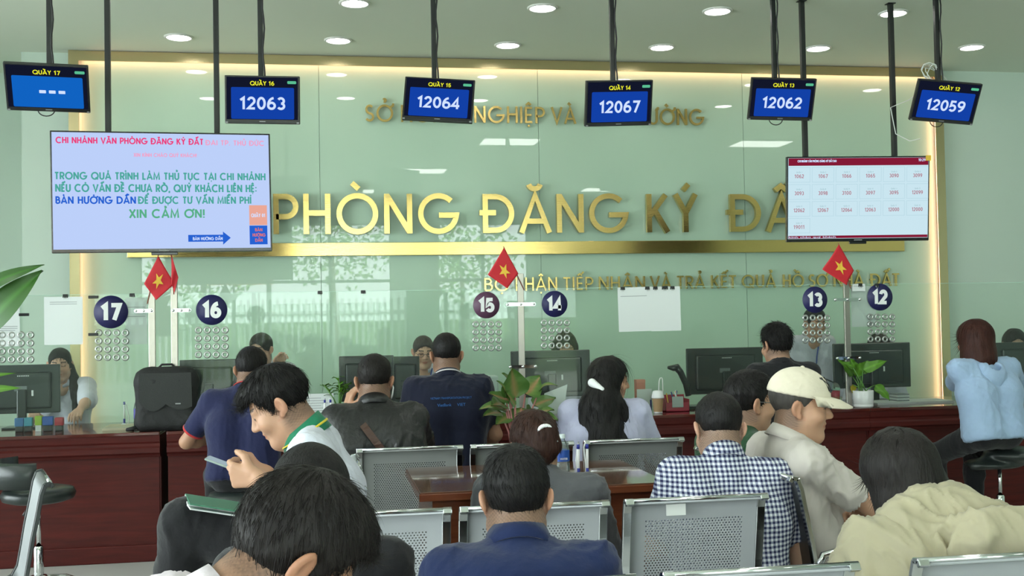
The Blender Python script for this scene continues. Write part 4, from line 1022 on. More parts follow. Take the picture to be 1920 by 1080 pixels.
    def collar(s, m, h=.035, r=.066, stripe=None, name='collar', open_=0.0, tilt=.35, zoff=-.004, dz2=.0):
        """a standing band round the neck, higher at the back"""
        c = s.nk+V3(0, 0, zoff); ax = unit(s.L2 @ V3(0, .22, 1)); sd = s.L2 @ V3(1, 0, 0); fr = unit(np.cross(ax, sd)); fr = fr if fr[1] > 0 else -fr
        def band(z0, z1, r0, r1, nm, m_, par):
            b = MB(); n = 40; a0 = math.pi/2+open_; rows = []
            for i in range(n+1):
                a = a0+(2*math.pi-2*open_)*i/n; bk = .5-.5*math.sin(a)
                row = []
                for z, rr in ((z0, r0), (z1, r1), (z1, r1-.004), (z0, r0-.004)):
                    row.append(b.bm.verts.new(Vector(c+sd*math.cos(a)*rr*1.06+fr*math.sin(a)*rr*1.1+ax*(z*(.55+.45*bk)))))
                rows.append(row)
            for i in range(n):
                for k in range(4):
                    f = b.bm.faces.new((rows[i][k], rows[i+1][k], rows[i+1][(k+1) % 4], rows[i][(k+1) % 4])); f.smooth = True
            return b.build(nm, m_, par)
        o = band(-.012, h, r*s.nf*1.16, r*s.nf, name, m, s.root)
        if stripe: band(.006+dz2, .013+dz2, r*s.nf*1.115+.0035, r*s.nf*1.09+.0035, 'collar_stripe', stripe, o)
        return o
    def legs(s, m, shoe=None, thigh=(.12, 1, -.06), shin=(0, .12, -1), name='trousers', res=.011, seed=5, thighL=None, shinL=None, fatl=1.0):
        B = Body(); B.cone(s.hip+V3(-.075, .0, .0), s.hip+V3(.075, .0, .0), .098*fatl, .098*fatl, .03)
        feet = []
        for q in (-1, 1):
            t = thigh if q == 1 or thighL is None else thighL; sh_ = shin if q == 1 or shinL is None else shinL
            A = s.hip+V3(q*.085, 0, .0); K = A+unit((q*t[0], t[1], t[2]))*.42*s.ll
            d = unit((q*sh_[0], sh_[1], sh_[2])); lim = (K[2]-.085)/max(.2, -d[2]) if d[2] < -.2 else .40; F_ = K+d*min(.52, max(.1, lim))
            B.cone(A, K, .092*fatl, .066*fatl, .035); B.cone(K, K+(F_-K)*.3, .066*fatl, .062*fatl, .03); B.cone(K+(F_-K)*.3, F_, .062*fatl, .048*fatl, .03); feet.append((F_, t))
        P, Q = B.mesh(res); P = relax(P, Q, 2); N = vnormals(P, Q); P = folds(P, N, seed, .004, 26); s.feet = feet
        o = to_mesh(name, P, Q, m, s.root)
        if shoe is not None:
            for q, (F_, t) in zip((-1, 1), feet):
                B = Body(); f = unit((q*.15+t[0]*q*.3, 1, 0)); z = F_[2]-.045
                B.cone(F_+V3(0, -.01, -.0), F_+V3(0, 0, -.03), .042, .045, .02); B.cone(F_+V3(0, 0, -.045), F_+f*.15+V3(0, 0, -.055), .040, .032, .03)
                zb = F_[2]-.085; B.fn(lambda X, Y, Z, zb=zb: zb-Z+0*X+0*Y, F_-.3, F_+.3, .006, 'i')
                P, Q = B.mesh(.009); to_mesh('shoe', relax(P, Q, 1), Q, shoe, s.root)
        return o
    def hair(s, B, m, n=700, length=.035, rad=.0014, seed=1, res=.0055, noise=.0022, freq=70, name='hair', **kw):
        P, Q = B.mesh(res); P = relax(P, Q, 1); N = vnormals(P, Q); P = P+N*(noise*fbm((P-s.H) @ s.R*np.array([1.5, 1.5, .6]), seed, freq))[:, None]
        ex = strands(P, N, s.H, s.R, n, length, rad, seed, **kw) if n else None
        return to_mesh(name, P, Q, m, s.root, None, ex)
    def glasses(s, m, wide=1.0, lens=None):
        T = lambda x, y, z: Vector(s.H+s.R @ V3(x*s.fat, y, z)); b = MB()
        for q in (-1, 1):
            pts = [T(q*(.034+.022*math.cos(a)), .098-.004*abs(math.cos(a)), .003+.016*math.sin(a)) for a in [2*math.pi*k/20 for k in range(21)]]
            b.tube(pts, .0017*wide, 6); b.tube([T(q*.056, .094, .008), T(q*.074, .06, .008), T(q*.080, .0, .010), T(q*.078, -.02, -.002)], .0015*wide, 6)
        b.tube([T(-.012, .100, .006), T(0, .103, .009), T(.012, .100, .006)], .0015*wide, 6)
        return b.build('glasses', m, s.root)
def shortcut(p, m='black', **k):
    kk = dict(n=900, length=.030, rad=.0013, seed=k.pop('seed', 1)); h = k.pop('hk', {}); kk.update(h)
    return p.hair(short_hair(p.H, p.R, fat=p.fat, seed=kk['seed'], **k), HAIR[m], **kk)
# ------------------------------------------------------------------ clothing materials
M['navy_cloth'] = cloth('navy_polo_cloth', (.011, .014, .055)); M['darknavy_cloth'] = cloth('dark_navy_polo_cloth', (.006, .008, .024))
M['blue_cloth'] = cloth('blue_work_shirt_cloth', (.007, .016, .066)); M['white_cloth'] = cloth('white_cloth', (.56, .58, .66)); M['pink_cloth'] = cloth('pale_pink_cloth', (.66, .58, .64))
M['black_cloth'] = cloth('black_cloth', (.010, .010, .012), sheen=.15); M['leather'] = mat('black_leather', (.010, .010, .010), .42, bump=.3, bscale=60, var=.2)
M['grey_cloth'] = cloth('grey_cloth', (.085, .087, .095)); M['green_cloth'] = cloth('bottle_green_cloth', (.010, .055, .018)); M['beige_cloth'] = cloth('beige_linen_cloth', (.50, .46, .42), bump=.2)
M['tan_cloth'] = cloth('tan_jacket_cloth', (.36, .325, .22), .7, .06, .06); M['lav_cloth'] = cloth('pale_lavender_cloth', (.44, .45, .60)); M['sky_cloth'] = cloth('pale_blue_knit', (.32, .44, .62))
M['greencollar'] = cloth('green_collar_knit', (.012, .17, .085)); M['yellowstripe'] = cloth('yellow_stripe_knit', (.65, .55, .04)); M['redtrim'] = cloth('red_trim_knit', (.42, .03, .03)); M['whitetrim'] = cloth('white_trim_knit', (.65, .62, .64))
M['shoe'] = mat('black_shoe', (.012, .012, .013), .45); M['cap'] = cloth('cream_cap_cloth', (.64, .58, .46)); M['strap'] = mat('brown_strap_leather', (.06, .025, .015), .5)
M['lanyard'] = mat('blue_lanyard', (.03, .07, .32), .6); M['mask'] = mat('white_mask_cord', (.75, .78, .8), .7); M['specs'] = mat('thin_glasses_frame', (.25, .25, .26), .25, .8); M['darkspecs'] = mat('dark_glasses_frame', (.02, .02, .022), .3)
def gingham():
    m = bpy.data.materials.new('blue_check_cloth'); m.use_nodes = True; nt = m.node_tree; b = nt.nodes['Principled BSDF']; b.inputs['Roughness'].default_value = .85; sock(b, 'Specular IOR Level').default_value = .2
    tc = nt.nodes.new('ShaderNodeTexCoord'); sp = nt.nodes.new('ShaderNodeSeparateXYZ'); nt.links.new(tc.outputs['Object'], sp.inputs[0])
    nz = nt.nodes.new('ShaderNodeTexNoise'); nz.inputs['Scale'].default_value = 9; nt.links.new(tc.outputs['Object'], nz.inputs['Vector'])
    def band(o, k):
        a = nt.nodes.new('ShaderNodeMath'); a.operation = 'MULTIPLY_ADD'; a.inputs[1].default_value = 2*math.pi/k; nt.links.new(o, a.inputs[0])
        w = nt.nodes.new('ShaderNodeMath'); w.operation = 'MULTIPLY'; w.inputs[1].default_value = 2.4; nt.links.new(nz.outputs['Fac'], w.inputs[0]); nt.links.new(w.outputs[0], a.inputs[2])
        s = nt.nodes.new('ShaderNodeMath'); s.operation = 'SINE'; nt.links.new(a.outputs[0], s.inputs[0])
        r = nt.nodes.new('ShaderNodeMapRange'); r.inputs['From Min'].default_value = -.25; r.inputs['From Max'].default_value = .25; nt.links.new(s.outputs[0], r.inputs['Value']); return r.outputs[0]
    u, v = band(sp.outputs['X'], .0155), band(sp.outputs['Z'], .0155)
    ad = nt.nodes.new('ShaderNodeMath'); ad.operation = 'ADD'; nt.links.new(u, ad.inputs[0]); nt.links.new(v, ad.inputs[1])
    dv = nt.nodes.new('ShaderNodeMath'); dv.operation = 'MULTIPLY'; dv.inputs[1].default_value = .5; nt.links.new(ad.outputs[0], dv.inputs[0])
    rp = nt.nodes.new('ShaderNodeValToRGB'); e = rp.color_ramp.elements; e[0].color = (.022, .026, .075, 1); e[1].color = (.70, .72, .76, 1); e.new(.5).color = (.24, .26, .36, 1)
    nt.links.new(dv.outputs[0], rp.inputs[0]); nt.links.new(rp.outputs[0], b.inputs['Base Color']); return m
M['check'] = gingham()
def flow_hair(p, drops, m, n=1500, length=.10, seed=1, top=.0, face=True, wild=.22, noise=.004, freq=45, thick=.006, extra=(), part=0, name='hair', rad=.0016, faceopen=1.0):
    """long hair: a cap open at the face and locks hanging along the given cones (own frame)"""
    B = Body(); H, R = p.H, p.R
    B.ell(H+R @ V3(0, -.014, .038), (.081+thick, .101+thick, .088+thick+top), R, 0)
    for a, b, ra, rb in drops: B.cone(a, b, ra, rb, .035)
    for c, r in extra: B.ell(c, r, None, .012)
    if face:
        B.ell(H+R @ V3(part, .085, -.030), (.064*faceopen, .075, .092), R, .012, 's')
        B.ell(H+R @ V3(0, .03, -.12), (.05, .08, .07), R, .02, 's')
    return p.hair(B, m, n, length, rad, seed, .007, noise, freq, name, wild=wild, down=.75, lift=.12, spin=0)
BENCHSEAT = 'people waiting on the benches'; AT = 'people at the counters'; OFF = 'staff behind the counters'

# 1 man in the dark blue polo with red trim, at counter 16
p = Person('man in navy polo with red sleeve trim leaning on the counter below the round 16', (471, 695, 6.25), -8, 14, (-10, 18, 0), 1.0, 'b', group=AT)
p.arms(None, ((-.62, .25, -.85), (.45, .9, -.02), (1, .4, 0), (0, 0, -1), .5)); p.reach(1, at(520, 798, Y=7.1), (-.2, 1, 0), (0, 0, -1), .5, (1, -.1, -.6))
p.body(); p.shirt(M['navy_cloth'], 'short', seed=11, hem=-.04); p.collar(M['navy_cloth'], .038, stripe=M['redtrim'], dz2=.016); p.legs(M['black_cloth'], M['shoe'], (.35, .9, -.12)); shortcut(p, seed=3, vol=.006, hk=dict(n=1000))
S, E, Wr, *_ = p.arm[-1]
def cuffs(p, m, t=.735, r=.060):
    for q in (-1, 1):
        S, E = p.arm[q][0], p.arm[q][1]; d = unit(E-S); R_ = rot_to(d).to_4x4(); c = S+(E-S)*t
        MB().lathe([(r, -.006), (r+.0025, 0), (r, .006)], n=28, M=Matrix.Translation(c) @ R_).build('sleeve_trim', m, p.root)
cuffs(p, M['redtrim'])
# 3 man in the black-blue polo at counter 15
p = Person('man in dark navy polo with white collar stripe, back turned, at the round 15', (837, 667, 6.35), 2, 8, (-4, 8, 0), 1.04, 'b', group=AT)
p.arms(((.30, .06, -1), (-.1, .75, -.35)), ((-.34, .12, -1), (.2, .8, -.3)))
p.body(); p.shirt(M['darknavy_cloth'], 'short', seed=12, hem=-.12, width=1.12, back=1); p.collar(M['darknavy_cloth'], .040, stripe=M['whitetrim'], dz2=.012); p.legs(M['black_cloth'], M['shoe'], (.2, .9, -.3)); shortcut(p, seed=4, fade=.012, nape=-.075, hk=dict(n=800, length=.02, lift=.1))
def back_print(p, s, u0, u1, zc, h, m, nm='printed_words'):
    me_p = p.shirtP; lo = p.nk+p.L2 @ V3(0, 0, zc)
    o = text(nm, s, m, (u0+u1)/2, lo[2], u1-u0, h, p.root, 0)
    v = np.array([q.co[:] for q in o.data.vertices]); c = (me_p[:, 1] < p.nk[1]+.02)*(np.abs(me_p[:, 2]-lo[2]) < .05)*(np.abs(me_p[:, 0]) < .2); sp = me_p[c]
    for q in o.data.vertices:
        d = np.hypot(sp[:, 0]-q.co.x, sp[:, 2]-q.co.z); k = np.argsort(d)[:4]; q.co.y = sp[k, 1].min()-.0025
    return o
M['printblue'] = mat('blue_print', (.02, .13, .42), .6)
back_print(p, 'VIETNAM TRANSPORTATION PROJECT', -.115, .105, -.10, .014, M['printblue']); back_print(p, 'VietBank', -.08, -.005, -.135, .015, M['printblue']); back_print(p, 'VIET', .025, .07, -.135, .015, M['printblue'])
# 5 man in the black jacket holding a hand to his ear
p = Person('man in black jacket with brown shoulder strap, left hand at his ear', (702, 716, 5.62), 0, 14, (-6, 14, 0), 1.06, 'b', group=AT)
p.reach(-1, at(648, 772, Y=5.68), (.30, .02, .95), (1, .3, 0), .45, (-1, .1, -1)); p.reach(1, at(790, 850, Y=6.05), None, None, .6, (1, -.3, -1))
p.body(); p.shirt(M['leather'], 'long', seed=13, fold=.006, width=1.18, loose=.012, name='jacket', back=1); p.collar(M['leather'], .045, .070, name='jacket_collar'); p.legs(M['black_cloth'], M['shoe'])
shortcut(p, 'soft', seed=5, vol=.004, nape=-.085, hk=dict(n=1000, length=.028))
def strap(p, pts, m, w=.016, nm='shoulder_strap', Ps=None, off=.011):
    """a band lying on the clothed back or front along own-frame (x, z) points"""
    Ps = p.shirtP; b = MB(); rows = []
    fine = []
    for i in range(len(pts)-1):
        for t in np.linspace(0, 1, 9)[:-1]: fine.append(np.array(pts[i])*(1-t)+np.array(pts[i+1])*t)
    fine.append(np.array(pts[-1]))
    for i, c in enumerate(fine):
        d = fine[min(i+1, len(fine)-1)]-fine[max(i-1, 0)]; d = d/np.linalg.norm(d); nn = np.array([-d[1], d[0]])
        row = []
        for sgn in (-1, 1):
            x, z = c+nn*w*sgn; q = Ps[(np.hypot(Ps[:, 0]-x, Ps[:, 2]-z) < .016)]; y = q[:, 1].min()-off if len(q) else -.1
            row.append((x, y, z))
        rows.append(row)
    for (a, c), (d, e) in zip(rows[:-1], rows[1:]):
        b.quad(a, c, e, d); b.quad(*(Vector(v)+Vector((0, .003, 0)) for v in (a, d, e, c)))
    bmesh.ops.remove_doubles(b.bm, verts=b.bm.verts, dist=1e-5)
    return b.build(nm, m, p.root, False)
strap(p, [(-.06, p.nk[2]-.06), (.02, p.nk[2]-.17), (.12, p.nk[2]-.30), (.2, p.nk[2]-.42)], M['strap'])
MB().tube([Vector(p.H+p.R @ V3(.082, .05, -.01)), Vector(p.H+p.R @ V3(.088, .0, -.03)), Vector(p.H+p.R @ V3(.085, -.012, -.06)), Vector(p.H+p.R @ V3(.075, .03, -.085))], .004, 6).build('mask_cord', M['mask'], p.root)
# 11 woman with long black hair
p = Person('woman with very long black hair and a white clip, lavender top, turned right', (1143, 713, 6.0), -12, 16, (-76, 8, 0), 1.02, 'a', group=AT)
p.arms(((.45, .35, -1), (-.1, .9, .1)), ((-.3, .25, -1), (.2, .9, -.1)))
p.body(); p.shirt(M['lav_cloth'], 'long', seed=14, name='blouse', loose=.012); p.collar(M['lav_cloth'], .03, .064); p.legs(M['black_cloth'], M['shoe'], fatl=.95)
N_ = p.nk
flow_hair(p, [(p.H+V3(-.03, -.05, .02), N_+V3(-.02, -.09, -.02), .085, .095), (N_+V3(-.02, -.09, -.02), N_+V3(.02, -.135, -.27), .105, .14), (N_+V3(.02, -.135, -.27), N_+V3(.05, -.13, -.44), .14, .14), (N_+V3(-.06, -.08, -.02), N_+V3(-.12, -.11, -.2), .07, .06), (N_+V3(.06, -.08, -.02), N_+V3(.13, -.11, -.22), .06, .06)], HAIR['black'], 2600, .14, 6, wild=.5, noise=.007, freq=40, faceopen=1.14)
B = Body(); c = p.H+V3(-.098, -.135, -.004); B.cone(c, c+V3(.05, -.030, -.035), .023, .015, .01); P, Q = B.mesh(.005); to_mesh('hair_clip', P, Q, M['white'], p.root)
e = p.H+p.R @ V3(.088, .002, -.010); B = Body(); B.ell(e, (.009, .009, .009)); B.cone(e, e+p.R @ V3(.003, .012, -.024), .004, .0035, .004); P, Q = B.mesh(.002); to_mesh('earbud', P, Q, M['white'], p.root)
# 12 young man in black
p = Person('young man in black shirt with tousled black hair at the round 13', (1456, 648, 6.65), 4, 8, (8, 10, 3), 1.02, 'a', group=AT)
p.reach(-1, at(1420, 750, Y=7.25), None, None, .5, (-1, -.2, -.8)); p.reach(1, at(1500, 750, Y=7.25), None, None, .5, (1, -.2, -.8))
p.body(); p.shirt(M['black_cloth'], 'short', seed=15); p.collar(M['black_cloth'], .03, .062); p.legs(M['black_cloth'], M['shoe'])
shortcut(p, 'black', seed=8, vol=.022, thick=.006, nape=-.07, fade=.012, hk=dict(n=1700, length=.05, lift=.5, wild=.7, rad=.0017))
# 17 woman in the pale blue hoodie
p = Person('woman in pale blue hooded top with red-brown bob, seated on the right stool', (1826, 640, 6.55), 6, 13, (14, 8, 0), 1.03, 'a', group=AT)
p.reach(-1, at(1800, 742, Y=7.2), (.6, .6, .2), (0, 0, -1), .6, (-1, -.2, -.5)); p.reach(1, at(1905, 760, Y=7.25), (-.3, 1, 0), (0, 0, -1), .6, (1, -.2, -.5))
p.body(); p.shirt(M['sky_cloth'], 'long', seed=16, fold=.006, name='hooded_top', loose=.010, hem=-.05, width=1.0)
B = Body(); N_ = p.nk
for k in range(15):
    a = math.pi*1.0*(k/14)+math.pi; B.cone(N_+V3(.082*math.cos(a), -.035+.085*math.sin(a), -.045+.035*math.sin(a)), N_+V3(.078*math.cos(a+.2), -.035+.080*math.sin(a+.2), -.04), .03, .03, .02)
B.ell(N_+V3(0, -.125, -.125), (.085, .035, .085), None, .05); B.ell(N_+V3(0, -.115, -.06), (.05, .03, .05), None, .03, 's')
P, Q = B.mesh(.008); P = relax(P, Q, 2); P = folds(P, vnormals(P, Q), 61, .005, 45); to_mesh('hood', P, Q, M['sky_cloth'], p.root)
p.legs(M['black_cloth'], M['shoe'], (.12, .8, -.35), (0, .0, -1))
flow_hair(p, [(p.H+V3(0, -.03, .02), p.H+V3(0, -.045, -.10), .098, .105), (p.H+V3(-.05, -.04, -.06), p.H+V3(-.06, -.03, -.13), .055, .045), (p.H+V3(.05, -.04, -.06), p.H+V3(.06, -.03, -.135), .055, .045)], HAIR['redbrown'], 2400, .10, 9, wild=.12, noise=.003, thick=.012, faceopen=.9)

# ------------------------------------------------------------------ staff facing the room
def staff(label, head, yaw=180, lean=10, headrot=(0, 14, 0), skin='c', **k):
    return Person(label, head, yaw, lean, headrot, .98, skin, group=OFF, **k)
p = staff('woman in white shirt typing at the far left counter, black ponytail over one shoulder', (112, 684, 8.55), 182, 12, (6, 8, 0))
p.reach(-1, at(143, 792, Y=7.92), None, (0, 0, -1), .5, (-1, .2, -.6)); p.reach(1, at(60, 795, Y=7.95), None, (0, 0, -1), .5, (1, .2, -.6))
p.body(.0045); p.shirt(M['white_cloth'], 'half', seed=21, name='blouse', loose=.008); p.collar(M['white_cloth'], .03, .064, open_=.35); p.legs(M['black_cloth'], M['shoe'])
N_ = p.nk
flow_hair(p, [(p.H+V3(-.04, -.05, -.02), N_+V3(-.085, -.02, -.01), .055, .045), (N_+V3(-.085, -.02, -.01), N_+V3(-.13, .07, -.10), .045, .04), (N_+V3(-.13, .07, -.10), N_+V3(-.115, .125, -.22), .04, .015)], HAIR['black'], 900, .08, 22, wild=.1, noise=.002, thick=-.001, part=0, faceopen=1.12)
p = staff('woman in pale top behind the counter at the round 16, arm raised, wearing a watch', (489, 656, 8.5), 168, 8, (-14, 10, 0))
p.reach(-1, at(520, 690, Y=8.25), (-.4, .1, .9), None, .6, (-1, .3, -.7)); p.reach(1, at(450, 775, Y=8.0), None, (0, 0, -1), .5, (1, .2, -.6))
p.body(); p.shirt(M['white_cloth'], 'short', seed=23, name='blouse'); p.legs(M['black_cloth'], M['shoe'])
flow_hair(p, [(p.H+V3(0, -.06, -.0), p.nk+V3(0, -.07, -.05), .06, .05)], HAIR['black'], 700, .06, 24, wild=.1, noise=.002, thick=.003)
Wr, E = p.arm[-1][2], p.arm[-1][1]; d = unit(Wr-E); MB().lathe([(.030, -.012), (.033, 0), (.030, .012)], n=20, M=Matrix.Translation(Wr-d*.02) @ rot_to(d).to_4x4()).build('watch', M['black'], p.root)
p = staff('woman official in dark glasses and white shirt with blue lanyard at the round 15', (794, 660, 8.45), 180, 10, (4, 14, 0))
p.arms(((.25, .3, -1), (-.2, .9, -.3)), ((-.25, .3, -1), (.2, .9, -.3)))
p.body(.0045); p.shirt(M['white_cloth'], 'long', seed=25, name='blouse', loose=.006); p.collar(M['white_cloth'], .032, .066, open_=.5); p.glasses(M['darkspecs'], 1.25); p.legs(M['black_cloth'], M['shoe'])
flow_hair(p, [(p.H+V3(0, -.07, -.0), p.nk+V3(0, -.075, -.02), .055, .04)], HAIR['grey'], 700, .05, 26, wild=.08, noise=.0015, thick=-.001, faceopen=1.12)
for q in (-1, 1):
    pts = []
    for t in np.linspace(0, 1, 9):
        x = q*(.07*(1-t)+.012*t); z = p.nk[2]-.01-.23*t; c = p.shirtP[(np.hypot(p.shirtP[:, 0]-x, p.shirtP[:, 2]-z) < .02)]
        pts.append((x, (c[:, 1].max() if len(c) else .1)+.004, z))
    MB().tube(pts, .005, 6).build('lanyard', M['lanyard'], p.root)
p = staff('woman official half hidden behind the monitor below the round 14, long black hair', (1060, 652, 8.5), 184, 12, (-6, 20, 0))
p.arms(); p.body(); p.shirt(M['white_cloth'], 'long', seed=27, name='blouse'); p.legs(M['black_cloth'], M['shoe'])
flow_hair(p, [(p.H+V3(0, -.03, .0), p.nk+V3(0, -.07, -.1), .09, .08), (p.H+V3(-.06, -.01, -.0), p.nk+V3(-.10, .03, -.12), .045, .04), (p.H+V3(.06, -.01, -.0), p.nk+V3(.10, .03, -.12), .045, .04)], HAIR['black'], 900, .08, 28, wild=.1, thick=.006)
p = staff('man in white shirt with blue lanyard standing behind the round 13', (1527, 606, 8.75), 188, 4, (6, 12, 0), 'a')
p.arms(((.2, .1, -1), (0, .5, -.8)), ((-.2, .1, -1), (0, .5, -.8))); p.body(); p.shirt(M['white_cloth'], 'long', seed=29); p.collar(M['white_cloth'], .03, .064, open_=.3); p.legs(M['black_cloth'], M['shoe'], (.05, .05, -1), (0, 0, -1)); shortcut(p, seed=30, vol=.008)
MB().tube([Vector((x, p.shirtP[(np.hypot(p.shirtP[:, 0]-x, p.shirtP[:, 2]-z) < .02)][:, 1].max()+.005, z)) for x, z in [(-.03, p.nk[2]-.08), (-.012, p.nk[2]-.16), (0, p.nk[2]-.25)]], .006, 6).build('lanyard', M['lanyard'], p.root)
p = staff('black-haired official, only the crown showing above the round 12 monitor', (1649, 656, 8.45), 182, 14, (0, 24, 0))
p.arms(); p.body(); p.shirt(M['white_cloth'], 'long', seed=31, name='blouse'); p.legs(M['black_cloth'], M['shoe'])
flow_hair(p, [(p.H+V3(0, -.03, .0), p.nk+V3(0, -.07, -.1), .085, .075)], HAIR['soft'], 700, .08, 32, wild=.1, thick=.008)
p = staff('dark-haired official at the right edge, forehead above the monitor', (1903, 645, 8.45), 172, 10, (-8, 12, 0))
p.arms(); p.body(); p.shirt(M['white_cloth'], 'long', seed=33, name='blouse'); p.legs(M['black_cloth'], M['shoe'])
flow_hair(p, [(p.H+V3(0, -.04, .0), p.nk+V3(0, -.07, -.1), .085, .07)], HAIR['black'], 700, .08, 34, wild=.1, thick=.006)

# ------------------------------------------------------------------ people on the benches
# 6 man in the white polo, in profile, reading his phone
p6 = p = Person('man in white polo with green collar seated sideways, looking down at his phone', (524, 760, 3.96), 86, 6, (0, 32, 0), 1.08, 'a', bend=12, leglen=1.14, group=BENCHSEAT)
PHONE = at(446, 884, Y=3.52)
p.reach(-1, at(487, 897, Y=3.70), (.35, 1, .10), (.9, .1, .25), 1.0, (-.15, -.35, -1)); p.reach(1, at(500, 888, Y=3.90), (-.35, 1, .05), (-.9, .1, .3), .95, (.15, -.35, -1))
p.body(.0042, blush=.08); p.shirt(M['white_cloth'], 'half', .008, seed=41, fold=.005, loose=.006, name='polo_shirt'); p.collar(M['greencollar'], .052, .068, M['yellowstripe'], tilt=.3, dz2=.004)
p.legs(M['black_cloth'], M['shoe'], (.13, 1, .02), (0, .1, -1), seed=42, thighL=(-.02, 1, .40), shinL=(0, .12, -1), fatl=1.14)
shortcut(p, 'black', seed=43, vol=.008, thick=.003, fringe=.020, nape=-.068, fade=.014, hk=dict(n=2600, length=.05, lift=.35, wild=.35, rad=.0014))
# 7 man in the blue shirt, back to us
p = Person('man in plain blue shirt with short black hair, back turned, front row centre', (967, 936, 2.84), -4, 18, (-1, 10, 0), 1.02, 'a', bend=10, group=BENCHSEAT, neckfat=1.12)
p.arms(((.25, .15, -1), (-.3, .9, -.2)), ((-.25, .15, -1), (.3, .9, -.2)))
p.body(.0045); p.shirt(M['blue_cloth'], 'long', .008, seed=45, fold=.005, width=1.12, back=1, loose=.004); p.collar(M['blue_cloth'], .050, .066, zoff=.0); p.legs(M['black_cloth'], M['shoe'])
shortcut(p, 'black', seed=46, vol=.012, thick=.004, nape=-.082, fade=.008, hk=dict(n=3000, length=.036, lift=.22, wild=.4, rad=.0012))
# 10 woman with her hair pinned up
p = Person('woman in grey top, brown hair pinned up in a white clip at the table', (1003, 834, 4.12), -12, 18, (12, 14, -8), 1.0, 'a', side=2, group=BENCHSEAT)
p.arms(((.3, .35, -1), (-.3, .9, .1)), ((-.3, .35, -1), (.3, .9, .1)))
p.body(.005); p.shirt(M['grey_cloth'], 'long', seed=47, fold=.005, loose=.010, name='top'); p.legs(M['black_cloth'], M['shoe'])
flow_hair(p, [(p.H+p.R @ V3(0, -.06, .02), p.H+p.R @ V3(0, -.075, -.03), .072, .062)], HAIR['brown'], 1500, .05, 48, wild=.5, noise=.004, freq=60, thick=.007, extra=[(p.H+p.R @ V3(.018, -.112, .012), (.052, .040, .056)), (p.H+p.R @ V3(.044, -.108, -.024), (.034, .034, .040)), (p.H+p.R @ V3(-.01, -.112, -.03), (.03, .028, .03))])
b = MB(); b.tube([Vector(p.H+p.R @ V3(.018+.024*math.cos(a), -.142-.006*math.sin(a), .028+.018*math.sin(a))) for a in [math.pi*k/8 for k in range(9)]], [.003, .0055, .007, .0075, .0075, .0075, .007, .0055, .003], 8); b.build('hair_clip', M['white'], p.root)
b = MB(); b.tube([Vector(p.H+p.R @ V3(.052, -.135, .0)), Vector(p.H+p.R @ V3(.056, -.137, -.02))], .004, 6); b.build('hair_pin', M['chrome'], p.root)
# 13 man in the green shirt with glasses
p = Person('man in bottle green shirt and thin glasses, behind the man in the cream cap', (1407, 756, 4.55), -74, 8, (-10, 4, 0), 1.05, 'a', group=BENCHSEAT)
p.arms(); p.body(.0045, blush=.08); p.shirt(M['green_cloth'], 'short', seed=49, width=1.08, loose=.006); p.collar(M['green_cloth'], .036, .066); p.glasses(M['specs'], 1.1); p.legs(M['black_cloth'], M['shoe'])
shortcut(p, 'black', seed=50, vol=.012, thick=.003, nape=-.08, fringe=-.012, hk=dict(n=1800, length=.034, lift=.25, wild=.35))
# 14 man in the cream cap
p = Person('man in cream cap and beige short-sleeved shirt seated sideways with folded arms', (1500, 762, 3.90), -88, -20, (-24, 6, 0), 1.04, 'a', bend=32, neck=(0, -.012), group=BENCHSEAT, neckfat=1.12)
p.arms(((.12, .80, -.60), (-1, .10, .04), (-1, .1, 0), (0, -1, -.2), .5), ((-.05, .62, -.78), (1, .22, .02), (1, .0, -.1), (0, -.6, -1), .5))
p.body(.0042, blush=.16); p.shirt(M['beige_cloth'], 'short', .008, seed=51, fold=.007, width=.96, belly=.03, loose=.002, hem=-.10); p.collar(M['beige_cloth'], .034, .070, open_=.3, zoff=.002); p.legs(M['grey_cloth'], M['shoe'])
shortcut(p, 'grey', seed=52, fade=.012, nape=-.075, hk=dict(n=700, length=.016, lift=.05))
H, R = p.H, p.R @ rx(math.radians(-4)); B = Body()
B.ell(H+R @ V3(0, -.012, .045), (.089, .111, .094), R, 0); cc = H+R @ V3(0, 0, .038); zz = R[:, 2]
B.fn(lambda X, Y, Z: -((X-cc[0])*zz[0]+(Y-cc[1])*zz[1]+(Z-cc[2])*zz[2]), H-.3, H+.3, .006, 'i')
P, Q = B.mesh(.005); P = relax(P, Q, 1); P = folds(P, vnormals(P, Q), 53, .001, 40); cp_ = to_mesh('cap', P, Q, M['cap'], p.root)
b = MB(); rows = []
for i in range(17):
    a = math.radians(-72+144*i/16); rows.append([Vector(H+R @ V3(r_*math.sin(a)*.092, .0+r2*math.cos(a), z_)) for r_, r2, z_ in ((.97, .096, .050), (1.0, .135, .046+.0*i), (.90, .178, .030-.012*abs(math.sin(a))), (.90, .178, .026-.012*abs(math.sin(a))), (1.0, .135, .040), (.97, .09, .042))])
for i in range(16):
    for k in range(5): f = b.bm.faces.new([b.bm.verts.new(v) for v in (rows[i][k], rows[i+1][k], rows[i+1][k+1], rows[i][k+1])]); f.smooth = True
bmesh.ops.remove_doubles(b.bm, verts=b.bm.verts, dist=1e-5); b.build('cap_brim', M['cap'], cp_)
MB().lathe([(0, .006), (.006, .004), (.008, 0)], n=12, M=Matrix.Translation(H+R @ V3(0, -.012, .138)) @ Matrix(R).to_4x4()).build('cap_button', M['cap'], cp_)
b = MB()       # dark interlocked stitched mark on the front of the cap
def on_cap(x, z): u = .111*math.sqrt(max(.05, 1-(x/.089)**2-((z-.045)/.094)**2)); return Vector(H+R @ V3(x, -.012+u+.002, z))
